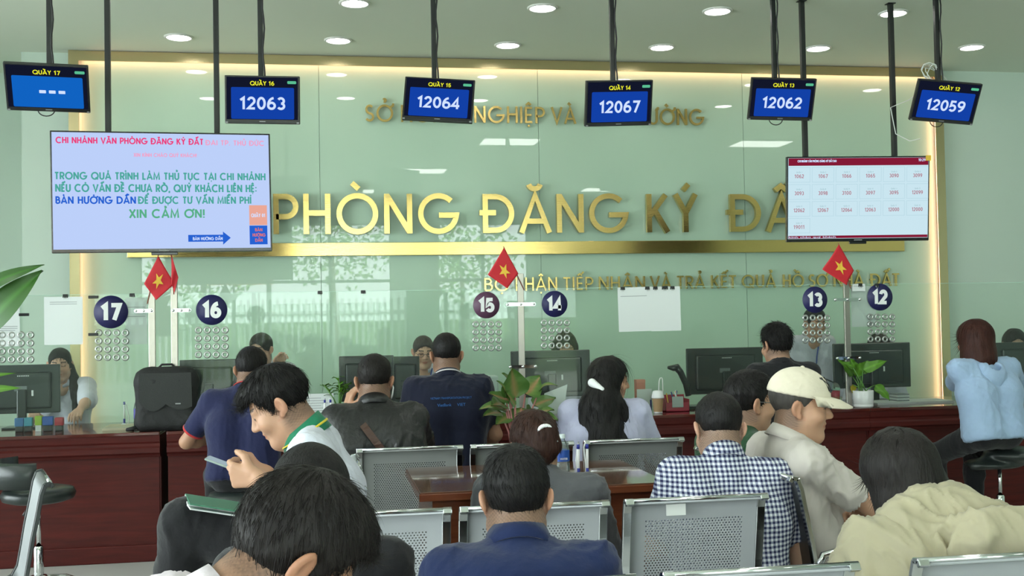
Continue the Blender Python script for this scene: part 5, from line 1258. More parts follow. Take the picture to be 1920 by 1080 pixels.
for st in ([(.004, .070), (.004, .114), (.032, .074), (.032, .114)], [(-.006, .112), (.016, .092), (.040, .112)], [(.016, .092), (.016, .068)], [(.002, .070), (.026, .070)]): b.tube([on_cap(x, z) for x, z in st], .0034, 6)
b.build('stitched_mark', M['black'], cp_)
# 15 man in the checked shirt
p = Person('man in blue and white checked shirt, back turned, bowed head', (1348, 806, 3.90), -6, 16, (2, 22, 2), 1.04, 'c', sh=.95, bend=8, side=3, group=BENCHSEAT)
p.arms(((.34, .05, -1), (.02, .10, -1), None, None, .6), ((-.3, .25, -1), (.3, .9, -.1)))
p.body(.0045); p.shirt(M['check'], 'short', .008, seed=55, fold=.004, width=1.04, loose=.004); p.collar(M['check'], .046, .066, zoff=.004); p.legs(M['black_cloth'], M['shoe'])
shortcut(p, 'black', seed=56, vol=.004, nape=-.075, fade=.014, hk=dict(n=1600, length=.022, lift=.12, wild=.35))
Wr, E = p.arm[1][2], p.arm[1][1]; d = unit(Wr-E); MB().lathe([(.026, -.010), (.030, -.006), (.030, .006), (.026, .010)], n=24, M=Matrix.Translation(Wr-d*.012) @ rot_to(d).to_4x4()).build('watch_strap', M['chrome'], p.root)
# 16 woman in the tan jacket
p = Person('woman in loose tan hooded jacket with dark bobbed hair, bowed, front right', (1687, 896, 2.98), -2, 22, (20, 20, -8), 1.04, 'a', bend=12, side=-4, group=BENCHSEAT)
p.arms(((.45, .3, -1), (-.2, .9, -.3)), ((-.55, .3, -1), (.2, .9, -.3)))
p.body(.005); p.shirt(M['tan_cloth'], 'long', .008, seed=57, fold=.015, width=1.25, loose=.035, name='jacket', back=1)
B = Body(); N_ = p.nk; U = lambda x, y, z: N_+p.L2 @ V3(x, y, z)
for k in range(15):
    a = math.pi*(k/14)+math.pi; a2 = a+.21; B.cone(U(.10*math.cos(a), -.02+.08*math.sin(a), .0-.02*math.sin(a)), U(.10*math.cos(a2), -.02+.08*math.sin(a2), -.0-.02*math.sin(a2)), .034, .034, .02)
B.cone(U(-.10, -.07, -.04), U(.15, -.12, -.13), .05, .07, .05); B.ell(U(.10, -.15, -.16), (.15, .065, .12), None, .06); B.cone(U(.06, -.10, -.02), U(.28, -.13, -.17), .045, .045, .05); B.ell(U(.11, -.17, -.08), (.07, .03, .05), None, .03, 's')
P, Q = B.mesh(.008); P = relax(P, Q, 2); P = folds(P, vnormals(P, Q), 58, .012, 24); to_mesh('hood', P, Q, M['tan_cloth'], p.root); p.legs(M['black_cloth'], M['shoe'])
flow_hair(p, [(p.H+p.R @ V3(0, -.02, .02), p.H+p.R @ V3(0, -.02, -.08), .095, .10), (p.H+p.R @ V3(.04, -.03, -.06), p.H+p.R @ V3(.065, -.02, -.15), .06, .04), (p.H+p.R @ V3(-.05, .0, -.06), p.H+p.R @ V3(-.06, .03, -.14), .05, .04)], HAIR['soft'], 3200, .06, 59, wild=.05, noise=.004, freq=40, thick=.010, faceopen=.9)
# 9 dark-haired head behind the nearest man, and 8 the nearest man
p = Person('person with smooth black hair almost hidden behind the nearest man', (581, 930, 2.95), 4, 12, (6, 10, 0), 1.02, 'a', group=BENCHSEAT)
p.arms(); p.body(.005); p.shirt(M['black_cloth'], 'long', seed=61, name='jacket'); p.legs(M['black_cloth'], M['shoe'])
flow_hair(p, [(p.H+V3(0, -.03, .02), p.H+V3(0, -.045, -.10), .094, .085)], HAIR['black'], 1600, .08, 62, wild=.06, noise=.0015, thick=.008, faceopen=.9)
p = Person('nearest man with thick tousled black hair and pale pink shirt, bottom left', (548, 1050, 1.74), -72, 20, (4, 46, 4), 1.0, 'd', bend=20, group=BENCHSEAT)
p.arms(((.3, .35, -1), (-.2, .9, .0)), ((-.3, .35, -1), (.2, .9, .0)))
p.body(.0042); p.shirt(M['pink_cloth'], 'short', .008, seed=63, loose=.006); p.collar(M['pink_cloth'], .038, .068); p.legs(M['black_cloth'], M['shoe'])
shortcut(p, 'soft', seed=64, vol=.014, thick=.008, nape=-.085, fade=.002, hk=dict(n=5200, length=.045, lift=.22, wild=.45, rad=.0010))
# ------------------------------------------------------------------ steel benches
def perforated(name, base):
    m = mat(name, base, .36, .25); nt = m.node_tree; b = nt.nodes['Principled BSDF']; out = [n for n in nt.nodes if n.type == 'OUTPUT_MATERIAL'][0]
    tc = nt.nodes.new('ShaderNodeTexCoord'); sp = nt.nodes.new('ShaderNodeSeparateXYZ'); nt.links.new(tc.outputs['UV'], sp.inputs[0])
    def mth(op, a, c=None, d=None):
        n = nt.nodes.new('ShaderNodeMath'); n.operation = op
        for i, v in enumerate((a, c, d)):
            if v is None: continue
            if hasattr(v, 'is_output'): nt.links.new(v, n.inputs[i])
            else: n.inputs[i].default_value = v
        return n.outputs[0]
    u, v = sp.outputs['X'], sp.outputs['Y']
    row = mth('FLOOR', mth('DIVIDE', v, .0085)); off = mth('MULTIPLY', mth('MODULO', row, 2.0), .5)
    fx = mth('SUBTRACT', mth('FRACT', mth('ADD', mth('DIVIDE', u, .0105), off)), .5); fy = mth('SUBTRACT', mth('FRACT', mth('DIVIDE', v, .0085)), .5)
    d = mth('SQRT', mth('ADD', mth('POWER', mth('MULTIPLY', fx, 1.23), 2), mth('POWER', fy, 2)))
    hole = mth('LESS_THAN', d, .30)
    inz = mth('MULTIPLY', mth('LESS_THAN', mth('ABSOLUTE', u), .165), mth('MULTIPLY', mth('GREATER_THAN', v, .10), mth('LESS_THAN', v, .46)))
    t = nt.nodes.new('ShaderNodeBsdfTransparent'); mx = nt.nodes.new('ShaderNodeMixShader'); nt.links.new(mth('MULTIPLY', hole, inz), mx.inputs[0])
    nt.links.new(b.outputs[0], mx.inputs[1]); nt.links.new(t.outputs[0], mx.inputs[2]); nt.links.new(mx.outputs[0], out.inputs[0]); return m
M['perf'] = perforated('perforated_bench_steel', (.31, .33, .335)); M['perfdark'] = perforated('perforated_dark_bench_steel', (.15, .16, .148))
M['benchchrome'] = mat('bench_chrome', (.62, .64, .65), .14, 1.0)
M['sticker'] = mat('paper_sticker', (.72, .74, .72), .6)
def sheet_mesh(name, prof, w, m, parent, x, th=.003):
    """a bent metal sheet: prof is a list of (y, z), w wide, holes mapped by distance along it"""
    me = bpy.data.meshes.new(name); P, UV, Fc = [], [], []; n = len(prof); L = [0]
    for a, c in zip(prof[:-1], prof[1:]): L.append(L[-1]+math.hypot(c[0]-a[0], c[1]-a[1]))
    for sgn in (0, 1):
        for i, (y, z) in enumerate(prof):
            a = prof[max(0, i-1)]; c = prof[min(n-1, i+1)]; t = Vector((c[0]-a[0], c[1]-a[1])).normalized(); o = Vector((-t.y, t.x))*th*(sgn-.5)
            for q in (-1, 1): P.append((x+q*w/2, y+o.x, z+o.y)); UV.append((q*w/2, L[i]))
    I = lambda s, i, q: s*n*2+i*2+q
    for i in range(n-1):
        Fc += [(I(0, i, 0), I(0, i, 1), I(0, i+1, 1), I(0, i+1, 0)), (I(1, i, 1), I(1, i, 0), I(1, i+1, 0), I(1, i+1, 1))]
        for q in (0, 1): Fc.append((I(0, i, q), I(0, i+1, q), I(1, i+1, q), I(1, i, q)))
    Fc += [(I(0, 0, 0), I(1, 0, 0), I(1, 0, 1), I(0, 0, 1)), (I(0, n-1, 0), I(0, n-1, 1), I(1, n-1, 1), I(1, n-1, 0))]
    me.from_pydata(P, [], Fc); ul = me.uv_layers.new(name='UVMap')
    for l in me.loops: ul.data[l.index].uv = UV[l.vertex_index]
    for f in me.polygons: f.use_smooth = f.index < (n-1)*4
    return link(name, me, m, parent)
def bench(loc, yaw, xs, label, zt=.86, w=.476, zs=.40, sticker=(), back='perf', arms=(), edge='benchchrome'):
    r = empty('steel_bench', loc, yaw, label, 'bench', 'steel waiting benches')
    H = zt-zs
    prof = [(-.062, zt-.012), (-.055, zt), (-.035, zt-.004), (-.022, zt-.04), (-.008, zt-.12), (.012, zt-.22), (.028, zt-.32), (.040, zs+.06), (.062, zs+.02)]
    seat = [(.062, zs+.018), (.10, zs), (.22, zs-.012), (.36, zs-.002), (.45, zs+.012), (.485, zs+.006), (.492, zs-.02)]
    for i, x in enumerate(xs):
        bk = sheet_mesh('backrest', prof, w-.03, M[back], r, x)
        st = sheet_mesh('seat', seat, w-.03, M[back], r, x)
        for q in (-1, 1):
            b = MB()
            for (y0, z0), (y1, z1) in zip((prof+seat[1:])[:-1], (prof+seat[1:])[1:]):
                d = Vector((0, y1-y0, z1-z0)); l = d.length; mid = Vector((x+q*(w/2-.012), (y0+y1)/2, (z0+z1)/2)); Rm = Vector((0, 0, 1)).rotation_difference(d.normalized()).to_matrix().to_4x4()
                b.box(-.014, .014, -.008, .008, -l/2-.002, l/2+.002, .002, Matrix.Translation(mid) @ Rm, 1)
            b.build('side_edge', M[edge], r)
        MB().tube([(x-w/2+.0, -.056, zt), (x+w/2-.0, -.056, zt)], .0075, 8).build('top_roll', M['benchchrome'], bk)
        if i in sticker: MB().box(x-.10+.07*(i % 2), x-.035+.07*(i % 2), -.040, -.034, zt-.055, zt-.018).build('paper_label', M['sticker'], bk)
    x0, x1 = min(xs), max(xs)
    MB().box(x0-w/2+.05, x1+w/2-.05, .20, .27, zs-.085, zs-.02, .004).build('beam', M['benchdark'], r)
    for x in (x0, x1):
        MB().tube([(x, -.02, .015), (x, .06, .03), (x, .235, zs-.08)], .018, 8).tube([(x, .50, .015), (x, .41, .03), (x, .235, zs-.08)], .018, 8).build('leg', M['benchchrome'], r)
    for x in arms:
        MB().tube([(x, .02, zs+.14), (x, .05, zs+.20), (x, .12, zs+.215), (x, .34, zs+.205), (x, .38, zs+.16), (x, .36, zs-.03)], .014, 10).build('armrest', M['benchchrome'], r)
    return r
def row(pxs, py, Y, label, **k):
    P = [at(px, py, Y=Y) for px in pxs]; c = sum((p.x for p in P))/len(P)
    return bench((c, Y+.056, 0), 0, [p.x-c for p in P], label, **k)
row([701, 1004, 1308], 945, 3.50, 'steel bench in front of the brown table, three backs across the middle', sticker=(0, 1, 2), zt=.862, w=.478)
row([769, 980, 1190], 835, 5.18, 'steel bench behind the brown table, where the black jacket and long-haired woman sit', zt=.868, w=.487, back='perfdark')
row([1000, 1430, 1893], 1074, 2.50, 'nearest steel bench, only its top edges showing at the bottom right', zt=.857, w=.478, sticker=())
p = at(684, 884, Y=4.32); q = math.pi/2
bench((p.x-.07, 4.20, 0), q, [.03, .56], 'side-facing steel bench end-on behind the man in the white polo', zt=.87, w=.47)
p = at(1492, 898, Y=3.60)
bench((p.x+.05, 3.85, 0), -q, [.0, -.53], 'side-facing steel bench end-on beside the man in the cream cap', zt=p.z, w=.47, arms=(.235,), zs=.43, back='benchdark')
p = at(84, 886, Y=4.55)
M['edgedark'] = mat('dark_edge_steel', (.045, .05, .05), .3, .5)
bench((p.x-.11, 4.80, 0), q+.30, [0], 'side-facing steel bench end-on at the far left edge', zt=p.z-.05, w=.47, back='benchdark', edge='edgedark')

# ------------------------------------------------------------------ brown table between the benches
ZT = .80
a, b_ = at(788, 924, Z=ZT), at(752, 868, Z=ZT); c = at(1262, 908, Z=ZT)
tx0, tx1, ty0, ty1 = a.x, c.x, a.y, min(b_.y, 5.02)
r = empty('waiting_table', ((tx0+tx1)/2, (ty0+ty1)/2, 0), 0, 'brown wooden table with glossy top between the two steel benches', 'table')
w, d = (tx1-tx0)/2, (ty1-ty0)/2
box('table_top', M['browntop'], -w, w, -d, d, ZT-.006, ZT, r, .001); box('top_edge', M['brownwood'], -w-.004, w+.004, -d-.004, d+.004, ZT-.035, ZT-.006, r, .003)
box('front_panel', M['brownwood'], -w+.05, w-.05, -d+.05, -d+.07, .05, ZT-.035, r); box('side_panel', M['brownwood'], -w+.05, -w+.07, -d+.07, d-.05, 0, ZT-.035, r); box('side_panel', M['brownwood'], w-.07, w-.05, -d+.07, d-.05, 0, ZT-.035, r)

# ------------------------------------------------------------------ stools
M['leatherette'] = mat('black_leatherette', (.018, .024, .023), .33, bump=.05, bscale=90)
def stool(loc, zs, label, saddle=False, yaw=0, back=False, size=.19):
    r = empty('swivel_stool', loc, yaw, label, 'stool', 'swivel stools')
    if saddle:
        B = Body(); B.cone((-.20, -.02, zs-.07), (-.04, 0, zs-.02), .022, .05, .04); B.cone((-.04, 0, zs-.02), (.16, 0, zs-.02), .05, .05, .04); B.ell((.07, -.03, zs-.0), (.17, .17, .05), None, .04); B.ell((-.02, .02, zs-.06), (.20, .15, .035), None, .03)
        P, Q = B.mesh(.009); to_mesh('seat', relax(P, Q, 2), Q, M['leatherette'], r)
    else:
        MB().lathe([(0, zs), (size*.7, zs+.004), (size*.93, zs-.006), (size, zs-.03), (size*.95, zs-.06), (size*.7, zs-.075), (0, zs-.075)], n=32).build('seat', M['leatherette'], r)
    if back:
        n = 15; b = MB(); rows = []
        for i in range(n+1):
            t = math.radians(120+(i/n)*150); row_ = []
            for (dr, z) in ((.20, zs+.02), (.235, zs+.02), (.25, zs+.14), (.215, zs+.155)): row_.append(b.bm.verts.new((dr*math.cos(t), dr*math.sin(t), z)))
            rows.append(row_)
        for i in range(n):
            for k in range(4): f = b.bm.faces.new((rows[i][k], rows[i+1][k], rows[i+1][(k+1) % 4], rows[i][(k+1) % 4])); f.smooth = True
        b.bm.faces.new(rows[0]); b.bm.faces.new(rows[-1][::-1]); b.build('low_back', M['leatherette'], r)
        MB().tube([(-.12, 0, zs-.06), (-.21, 0, zs-.03), (-.22, 0, zs+.06)], .012, 8).build('back_bracket', M['black'], r)
    MB().tube([(0, 0, zs-.07), (0, 0, .26)], .012, 12).build('gas_lift', M['chrome'], r); MB().lathe([(.022, .10), (.026, .11), (.026, .28), (.02, .29)], n=20).build('column', M['chrome'], r)
    MB().lathe([(0, .14), (.04, .135), (.045, .10), (.03, .075), (0, .075)], n=20).build('hub', M['chrome'], r)
    MB().tube([(.02, .0, zs-.085), (-.05, -.06, zs-.10), (-.07, -.085, zs-.13)], .008, 8).build('height_lever', M['black'], r)
    for k in range(5):
        t = 2*math.pi*k/5+.3; cx, sx = math.cos(t), math.sin(t)
        lg = MB().tube([(cx*.03, sx*.03, .115), (cx*.14, sx*.14, .105), (cx*.24, sx*.24, .065)], [.020, .017, .012], 8).build('leg', M['chrome'], r)
        b = MB()
        for q_ in (-1, 1):
            R_ = Matrix.Translation((cx*.245-sx*.012*q_, sx*.245+cx*.012*q_, .026)) @ Matrix.Rotation(t, 4, 'Z') @ Matrix.Rotation(math.pi/2, 4, 'X')
            b.lathe([(0, -.008), (.022, -.008), (.026, -.004), (.026, .004), (.022, .008), (0, .008)], n=16, M=R_)
        b.build('caster', M['black'], lg)
    return r
p = at(72, 925, Y=6.35); stool((p.x, 6.35, 0), p.z+.03, 'black swivel stool with low back and chrome base, empty at the left counter', back=True, yaw=.2)
p = at(1868, 850, Y=6.55); stool((p.x, 6.52, 0), p.z, 'black saddle stool on chrome wheeled base under the woman in pale blue', True, yaw=.1)
# ------------------------------------------------------------------ plants
M['leaf'] = mat('plant_leaf', (.05, .14, .02), .38, attr='Col', spec=.4); M['stemg'] = mat('green_stem', (.10, .24, .05), .5); M['stemp'] = mat('pink_stem', (.45, .18, .17), .5)
M['soil'] = mat('potting_soil', (.03, .02, .014), .95, bump=.5, bscale=60); M['potwhite'] = mat('white_ceramic', (.72, .74, .74), .25); M['potbrown'] = mat('brown_pot', (.16, .06, .04), .5)
def leaf(base, tip, wid, parent, colf, droop=.12, up=(0, 0, 1), cup=.25, nu=6, nv=11, wave=0.0, nm='leaf', shape=.55):
    base, tip = Vector(base), Vector(tip); d = tip-base; L = d.length; f = d.normalized(); s = f.cross(Vector(up)); s = s.normalized() if s.length > .05 else Vector((1, 0, 0)); n = s.cross(f).normalized()
    P, C, Q = [], [], []
    for j in range(nv+1):
        v = j/nv; w = wid*(math.sin(math.pi*min(1, v**shape))**.85 if 0 < v < 1 else .02)
        for i in range(nu+1):
            u = 2*i/nu-1
            P.append(base+d*v+n*(droop*L*math.sin(math.pi*v)+cup*wid*abs(u)*(.6+.4*v)+wave*wid*math.sin(v*14+u*2)*abs(u))+s*u*w); C.append(colf(u, v))
    for j in range(nv):
        for i in range(nu): a = j*(nu+1)+i; Q.append((a, a+1, a+nu+2, a+nu+1))
    P2 = [p+n*.0012 for p in P]; k = len(P); Q2 = [(a+k, d_+k, c_+k, b_+k) for a, b_, c_, d_ in Q]
    return to_mesh(nm, np.array([p[:] for p in P+P2]), np.array(Q+Q2), M['leaf'], parent, np.array(C+C))
def green(u, v): k = .75+.5*math.exp(-(u/.12)**2); return (.040*k, .13*k, .018*k)
def bright(u, v): k = .8+.4*math.exp(-(u/.15)**2); return (.10*k, .26*k, .02*k)
def agla(rg):
    t = rg.random(); pink = rg.uniform(.4, 1); yel = rg.uniform(.3, 1)
    def f(u, v):
        g = np.array((.065, .15, .03)); rib = math.exp(-(u/.10)**2); ve = (.5+.5*math.sin(v*34+abs(u)*9))*math.exp(-(u/.55)**2)*(1-.5*v)
        c = g*(1-ve*yel*.8)+np.array((.36, .38, .09))*ve*yel*.8; c = c*(1-rib*pink*.8)+np.array((.46, .17, .11))*rib*pink*.8
        return tuple(c)
    return f
def loc_at(px, py, Y, o): return at(px, py, Y=Y)-o
# aglaonema in the middle
Yp = 6.02
o = at(968, 858, Y=Yp); r = empty('patterned_plant', (o.x, o.y, 0), 0, 'leafy plant with pink-veined patterned leaves, in the middle before the 14 counter', 'plant'); O = Vector((o.x, o.y, 0))
rg = random.Random(12)
pz = at(968, 845, Y=Yp).z
MB().lathe([(0, 0), (.10, 0), (.125, pz-.04), (.135, pz-.03), (.13, pz), (.115, pz), (.11, pz-.03), (0, pz-.03)], n=28).build('pot', M['potbrown'], r); MB().lathe([(0, pz-.02), (.112, pz-.022)], n=24).build('soil', M['soil'], r)
LV = [((966, 745), (958, 690), 26, .02), ((985, 740), (1014, 706), 25, -.05), ((955, 752), (916, 738), 15, .0), ((950, 770), (898, 770), 14, .2), ((1000, 762), (1042, 748), 17, .05), ((1000, 775), (1046, 790), 17, .0), ((955, 780), (930, 798), 15, .05), ((978, 765), (976, 800), 20, -.1), ((946, 760), (920, 762), 20, .1), ((1010, 735), (1046, 724), 6, .25), ((948, 745), (930, 714), 8, .15), ((1004, 780), (1040, 770), 13, .1), ((990, 785), (1030, 796), 16, .0), ((965, 760), (945, 735), 17, .05), ((985, 770), (1010, 790), 17, -.05), ((940, 775), (905, 782), 13, .1), ((955, 720), (940, 700), 10, .1)]
for i, (bp, tp, wpx, dr) in enumerate(LV):
    y0 = rg.uniform(-.10, .08); ty = y0+rg.uniform(-.08, .02)
    A = at(bp[0], bp[1], Y=Yp+y0*.5)-O; T = at(tp[0], tp[1], Y=Yp+ty)-O
    leaf(A, T, wpx*Yp/2100*1.2, r, agla(rg), dr, (0, -.6 if T.z > A.z-.05 else -1, 1), .22, wave=.05)
    MB().tube([(rg.uniform(-.03, .03), rg.uniform(-.03, .03), pz-.03), (A.x*.5, A.y*.5, (pz+A.z)/2), A], [.006, .005, .004], 6).build('stem', M['stemp'], r)
# spindly plant at the 16 counter
Yq = 7.30; o = at(636, 775, Y=Yq); o.z = ZC; r = empty('feathery_plant', o, 0, 'small feathery green plant on the counter by the black-jacketed man\'s hand', 'plant')
MB().lathe([(0, 0), (.03, 0), (.036, .10), (.033, .10), (.03, .09), (0, .09)], n=20).build('pot', mat('blue_grey_cup', (.06, .09, .16), .4), r)
rg = random.Random(5)
for k in range(5):
    top = Vector((rg.uniform(-.10, .05), rg.uniform(-.05, .05), rg.uniform(.18, .30))) if k else Vector((.0, 0, .30)); stp = [Vector((0, 0, .09)), Vector((top.x*.4, top.y*.4, .17)), top]
    MB().tube(stp, .004, 6).build('stem', M['stemg'], r)
    for j in range(9):
        t = .45+.55*j/8; c = stp[1].lerp(top, (t-.3)/.7) if t > .3 else stp[1]; dd = Vector((rg.choice((-1, 1))*rg.uniform(.4, 1), rg.uniform(-1, .6), rg.uniform(-.1, .8))).normalized()*rg.uniform(.04, .065)
        leaf(c, c+dd, .011, r, bright, .1, nu=2, nv=4)
# white pot plant right
Yw_ = 7.29; o = at(1619, 756, Y=Yw_); o.z = ZC; r = empty('potted_plant', o, 0, 'green split-leaf plant in a white round pot on the right counter', 'plant')
MB().lathe([(0, 0), (.060, 0), (.066, .008), (.067, .018), (.064, .020), (.067, .026), (.071, .115), (.068, .118), (.064, .112), (.06, .10), (0, .10)], n=36).build('pot', M['potwhite'], r); MB().lathe([(0, .103), (.062, .101)], n=24).build('soil', M['soil'], r)
WL = [((1598, 705), (1570, 674), 10), ((1604, 700), (1594, 672), 13), ((1612, 698), (1628, 676), 14), ((1618, 694), (1663, 677), 12), ((1600, 722), (1597, 738), 7), ((1640, 722), (1668, 752), 12), ((1608, 706), (1612, 680), 12), ((1600, 690), (1578, 679), 8)]
for i, (bp, tp, wpx) in enumerate(WL):
    yy = Yw_+(.05-.03*(i % 4)); A = at(*bp, Y=yy)-o; T = at(*tp, Y=yy-.03)-o
    yl = (lambda u, v: (.30, .26, .02)) if i == 4 else bright
    leaf(A, T, wpx*Yw_/2100*.9, r, yl, .08, (0, -1, .5), .15, wave=.18)
    MB().tube([((i-3.5)*.008, 0, .10), ((i-3.5)*.006+A.x*.3, 0, .16 if A.z > .16 else .13), A], .0035, 6).build('stem', M['stemg'], r)
# big leaves at the left edge, on the counter beyond the frame
Yl = 6.95; o = at(-70, 790, Y=7.1); o.z = ZC; r = empty('broad_leaf_plant', o, 0, 'tall plant whose broad dark green leaves reach in at the left edge', 'plant')
MB().lathe([(0, 0), (.09, 0), (.11, .16), (.115, .17), (.10, .17), (.095, .15), (0, .15)], n=28).build('pot', M['potwhite'], r); MB().lathe([(0, .153), (.094, .151)], n=20).build('soil', M['soil'], r)
for bp, tp, wpx, dr, cf, sh_ in (((-50, 640), (82, 508), 30, .06, green, .8), ((-60, 560), (84, 497), 13, .10, green, .8), ((-40, 625), (38, 573), 22, .05, green, .7), ((-60, 720), (30, 700), 6, .15, bright, .6), ((-40, 735), (40, 728), 8, .1, bright, .6)):
    A = at(*bp, Y=Yl)-o; T = at(*tp, Y=Yl-.05)-o; leaf(A, T, wpx*Yl/2100, r, cf, dr, (-.2, -1, .35), .2, shape=sh_)
    MB().tube([(0, 0, .15), (A.x*.2, A.y*.5, .15+(A.z-.15)*.6), A], [.008, .007, .005], 8).build('stem', M['stemg'], r)

# ------------------------------------------------------------------ things on the counters
M['fabricblack'] = mat('black_nylon', (.009, .0095, .010), .7, bump=.25, bscale=200); M['nylon2'] = mat('black_nylon_flap', (.013, .015, .0145), .6, bump=.2, bscale=200)
p = at(313, 804, Y=7.27); o = Vector((p.x, 7.275, ZC)); r = empty('backpack', o, 0, 'large black backpack standing on the counter by the navy 16 and 17', 'backpack')
B = Body(); hw = .185
B.cone((-hw+.05, 0, .05), (hw-.05, 0, .05), .055, .055, .02); B.cone((-hw+.05, 0, .30), (hw-.05, 0, .30), .060, .060, .02)
for zz in np.linspace(.06, .33, 7): B.cone((-hw+.055, .005, zz), (hw-.055, .005, zz), .056, .056, .03)
B.cone((-.10, .01, .345), (.10, .01, .345), .05, .05, .03)
P, Q = B.mesh(.008); P = relax(P, Q, 1); P = folds(P, vnormals(P, Q), 71, .003, 40); P[:, 2] = np.maximum(P[:, 2], .0); to_mesh('main_bag', P, Q, M['fabricblack'], r)
b = MB(); pts = [(-.155, .36), (.155, .36)]+[(.16, .19)]+[(.16-.16*t, .15-.028*math.sin(math.pi*t)+.02*t) for t in np.linspace(0, 1, 8)]+[(0-.16*t, .165-.05*math.sin(math.pi*t)+.02*t) for t in np.linspace(0, 1, 8)]
b.prism(pts, -.066, -.060).build('front_flap', M['nylon2'], r); MB().box(.06, .092, -.069, -.066, .165, .173, .001).build('metal_badge', M['greyplastic'], r)
MB().tube([(-.17, -.02, .03), (-.215, -.03, .018), (-.235, -.02, .014), (-.20, .0, .012)], .012, 8).build('shoulder_strap', M['fabricblack'], r); MB().tube([(-.05, .02, .39), (-.03, .02, .41), (.03, .02, .41), (.05, .02, .39)], .007, 8).build('carry_handle', M['fabricblack'], r)
M['clearplastic'] = pane('clear_bottle', (.92, .96, .98), 1.35, .02, .06); M['bluelabel'] = mat('blue_bottle_label', (.02, .09, .42), .4); M['purplecap'] = mat('purple_blue_cap', (.05, .04, .28), .4); M['watercap'] = mat('pale_cap', (.62, .70, .72), .4)
def bottle(loc, h, rad, label, m_cap, m_label, word=None):
    r = empty('water_bottle', loc, 0, label, 'bottle')
    MB().lathe([(0, 0), (rad*.9, 0), (rad, .01), (rad, h*.28), (rad*.92, h*.31), (rad, h*.34), (rad, h*.62), (rad*.75, h*.76), (rad*.40, h*.86), (rad*.38, h*.93)], n=28).build('body', M['clearplastic'], r)
    lb = MB().lathe([(rad+.0006, h*.34), (rad+.0006, h*.62)], n=28).build('wrap_label', m_label, r); MB().lathe([(rad*.46, h*.90), (rad*.46, h*.985), (rad*.40, h), (0, h)], n=20).build('cap', m_cap, r)
    if word: text('printed_word', word, M['whitevinyl'], 0, h*.41, rad*1.1, h*.05, lb, -rad-.0015, bold=.02)
    return r
p = at(259, 797, Y=7.33); bottle((at(258, 790, Y=7.32).x-.005, 7.345, ZC), .22, .022, 'slim bottle with purple-blue cap behind the left side of the backpack', M['purplecap'], M['purplecap'])
z = at(1050, 880, Y=4.62).z; p = at(1055, 890, Z=ZT)
bottle((p.x, p.y, ZT), (at(1055, 814, Y=p.y).z-ZT), .030, 'clear water bottle with blue label on the brown table', M['watercap'], M['bluelabel'], 'WATER')
M['redwhite'] = mat('red_white_pack', (.45, .03, .06), .5)
p = at(377, 800, Y=7.34); r = empty('snack_pack', (p.x, 7.345, ZC), 0, 'red and white packet standing right of the backpack', 'packet')
MB().prism([(-.03, 0), (.03, 0), (.035, .17), (-.035, .17)], -.012, .012).build('packet_body', M['whitevinyl'], r)
for z0, z1 in ((.155, .17), (.11, .14), (.05, .07)): box('red_band', M['redwhite'], -.034, .034, -.0128, .0128, z0, z1, r)
M['penblue'] = mat('pen_blue', (.02, .03, .28), .35)
def pen_stand(loc, label, pens=1, h=.15, sc=1.0):
    r = empty('desk_pen', loc, 0, label, 'pen', 'pens on round stands'); r.scale = (sc,)*3
    MB().lathe([(0, 0), (.034, 0), (.034, .006), (.022, .016), (.012, .026), (.008, .03), (0, .03)], n=24).build('stand', M['white'], r)
    for k in range(pens):
        x = .012-.036*k if pens > 1 else .004
        pn = MB().tube([(x, 0, .03 if k == 0 else .035), (x+.001, 0, h)], .0058, 10).build('pen_barrel', M['whitevinyl'], r)
        MB().tube([(x, 0, .022 if k == 0 else .03), (x, 0, .058)], .0066, 10).build('pen_grip', M['penblue'], pn); MB().tube([(x+.001, 0, h-.016), (x+.001, 0, h+.002)], .0066, 10).build('pen_cap', M['penblue'], pn)
        cd = [(x, 0, h+.004), (x-.004+.008*k, .004, h+.011), (x-.012+.010*k, .002, h-.01), (x-.008, .0, .09), (x-.004, .0, .03)] if pens > 1 else [(x, 0, h), (x+.012, .0, h-.01), (x+.03, .0, .06), (x+.02, 0, .01)]
        MB().tube(cd, .003, 6).build('cord', M['white'], r)
    return r
p = at(232, 802, Z=ZC); pen_stand((p.x, p.y, ZC), 'blue and white pen on a round stand left of the backpack', 1, .165)
p = at(616, 787, Z=ZC); pen_stand((p.x, YG-.09, ZC), 'pair of pens on a stand behind the shoulder of the white polo', 2, .16)
p = at(1096, 905, Z=ZT); pen_stand((p.x, p.y, ZT), 'pair of blue and white pens upright on the brown table', 2, .15)
# acrylic sheet stand with forms behind the white polo
p = at(592, 785, Z=ZC); r = empty('form_holder', (p.x, YG-.045, ZC), 0, 'clear stand holding a printed white form behind the man in white polo', 'paper holder')
MB().box(-.12, .12, -.004, -.001, 0, .20).build('form_sheet', M['paper'], r)
b = MB()
for k in range(9): b.box(-.10, -.10+.2*(.7+.3*((k*7) % 3)/2), -.0048, -.004, .17-.016*k, .173-.016*k)
b.build('printed_lines', M['ink'], r); MB().box(-.125, .125, -.002, .001, 0, .205).box(-.125, .125, -.05, .03, 0, .003).build('clear_stand', M['screenglass'], r)
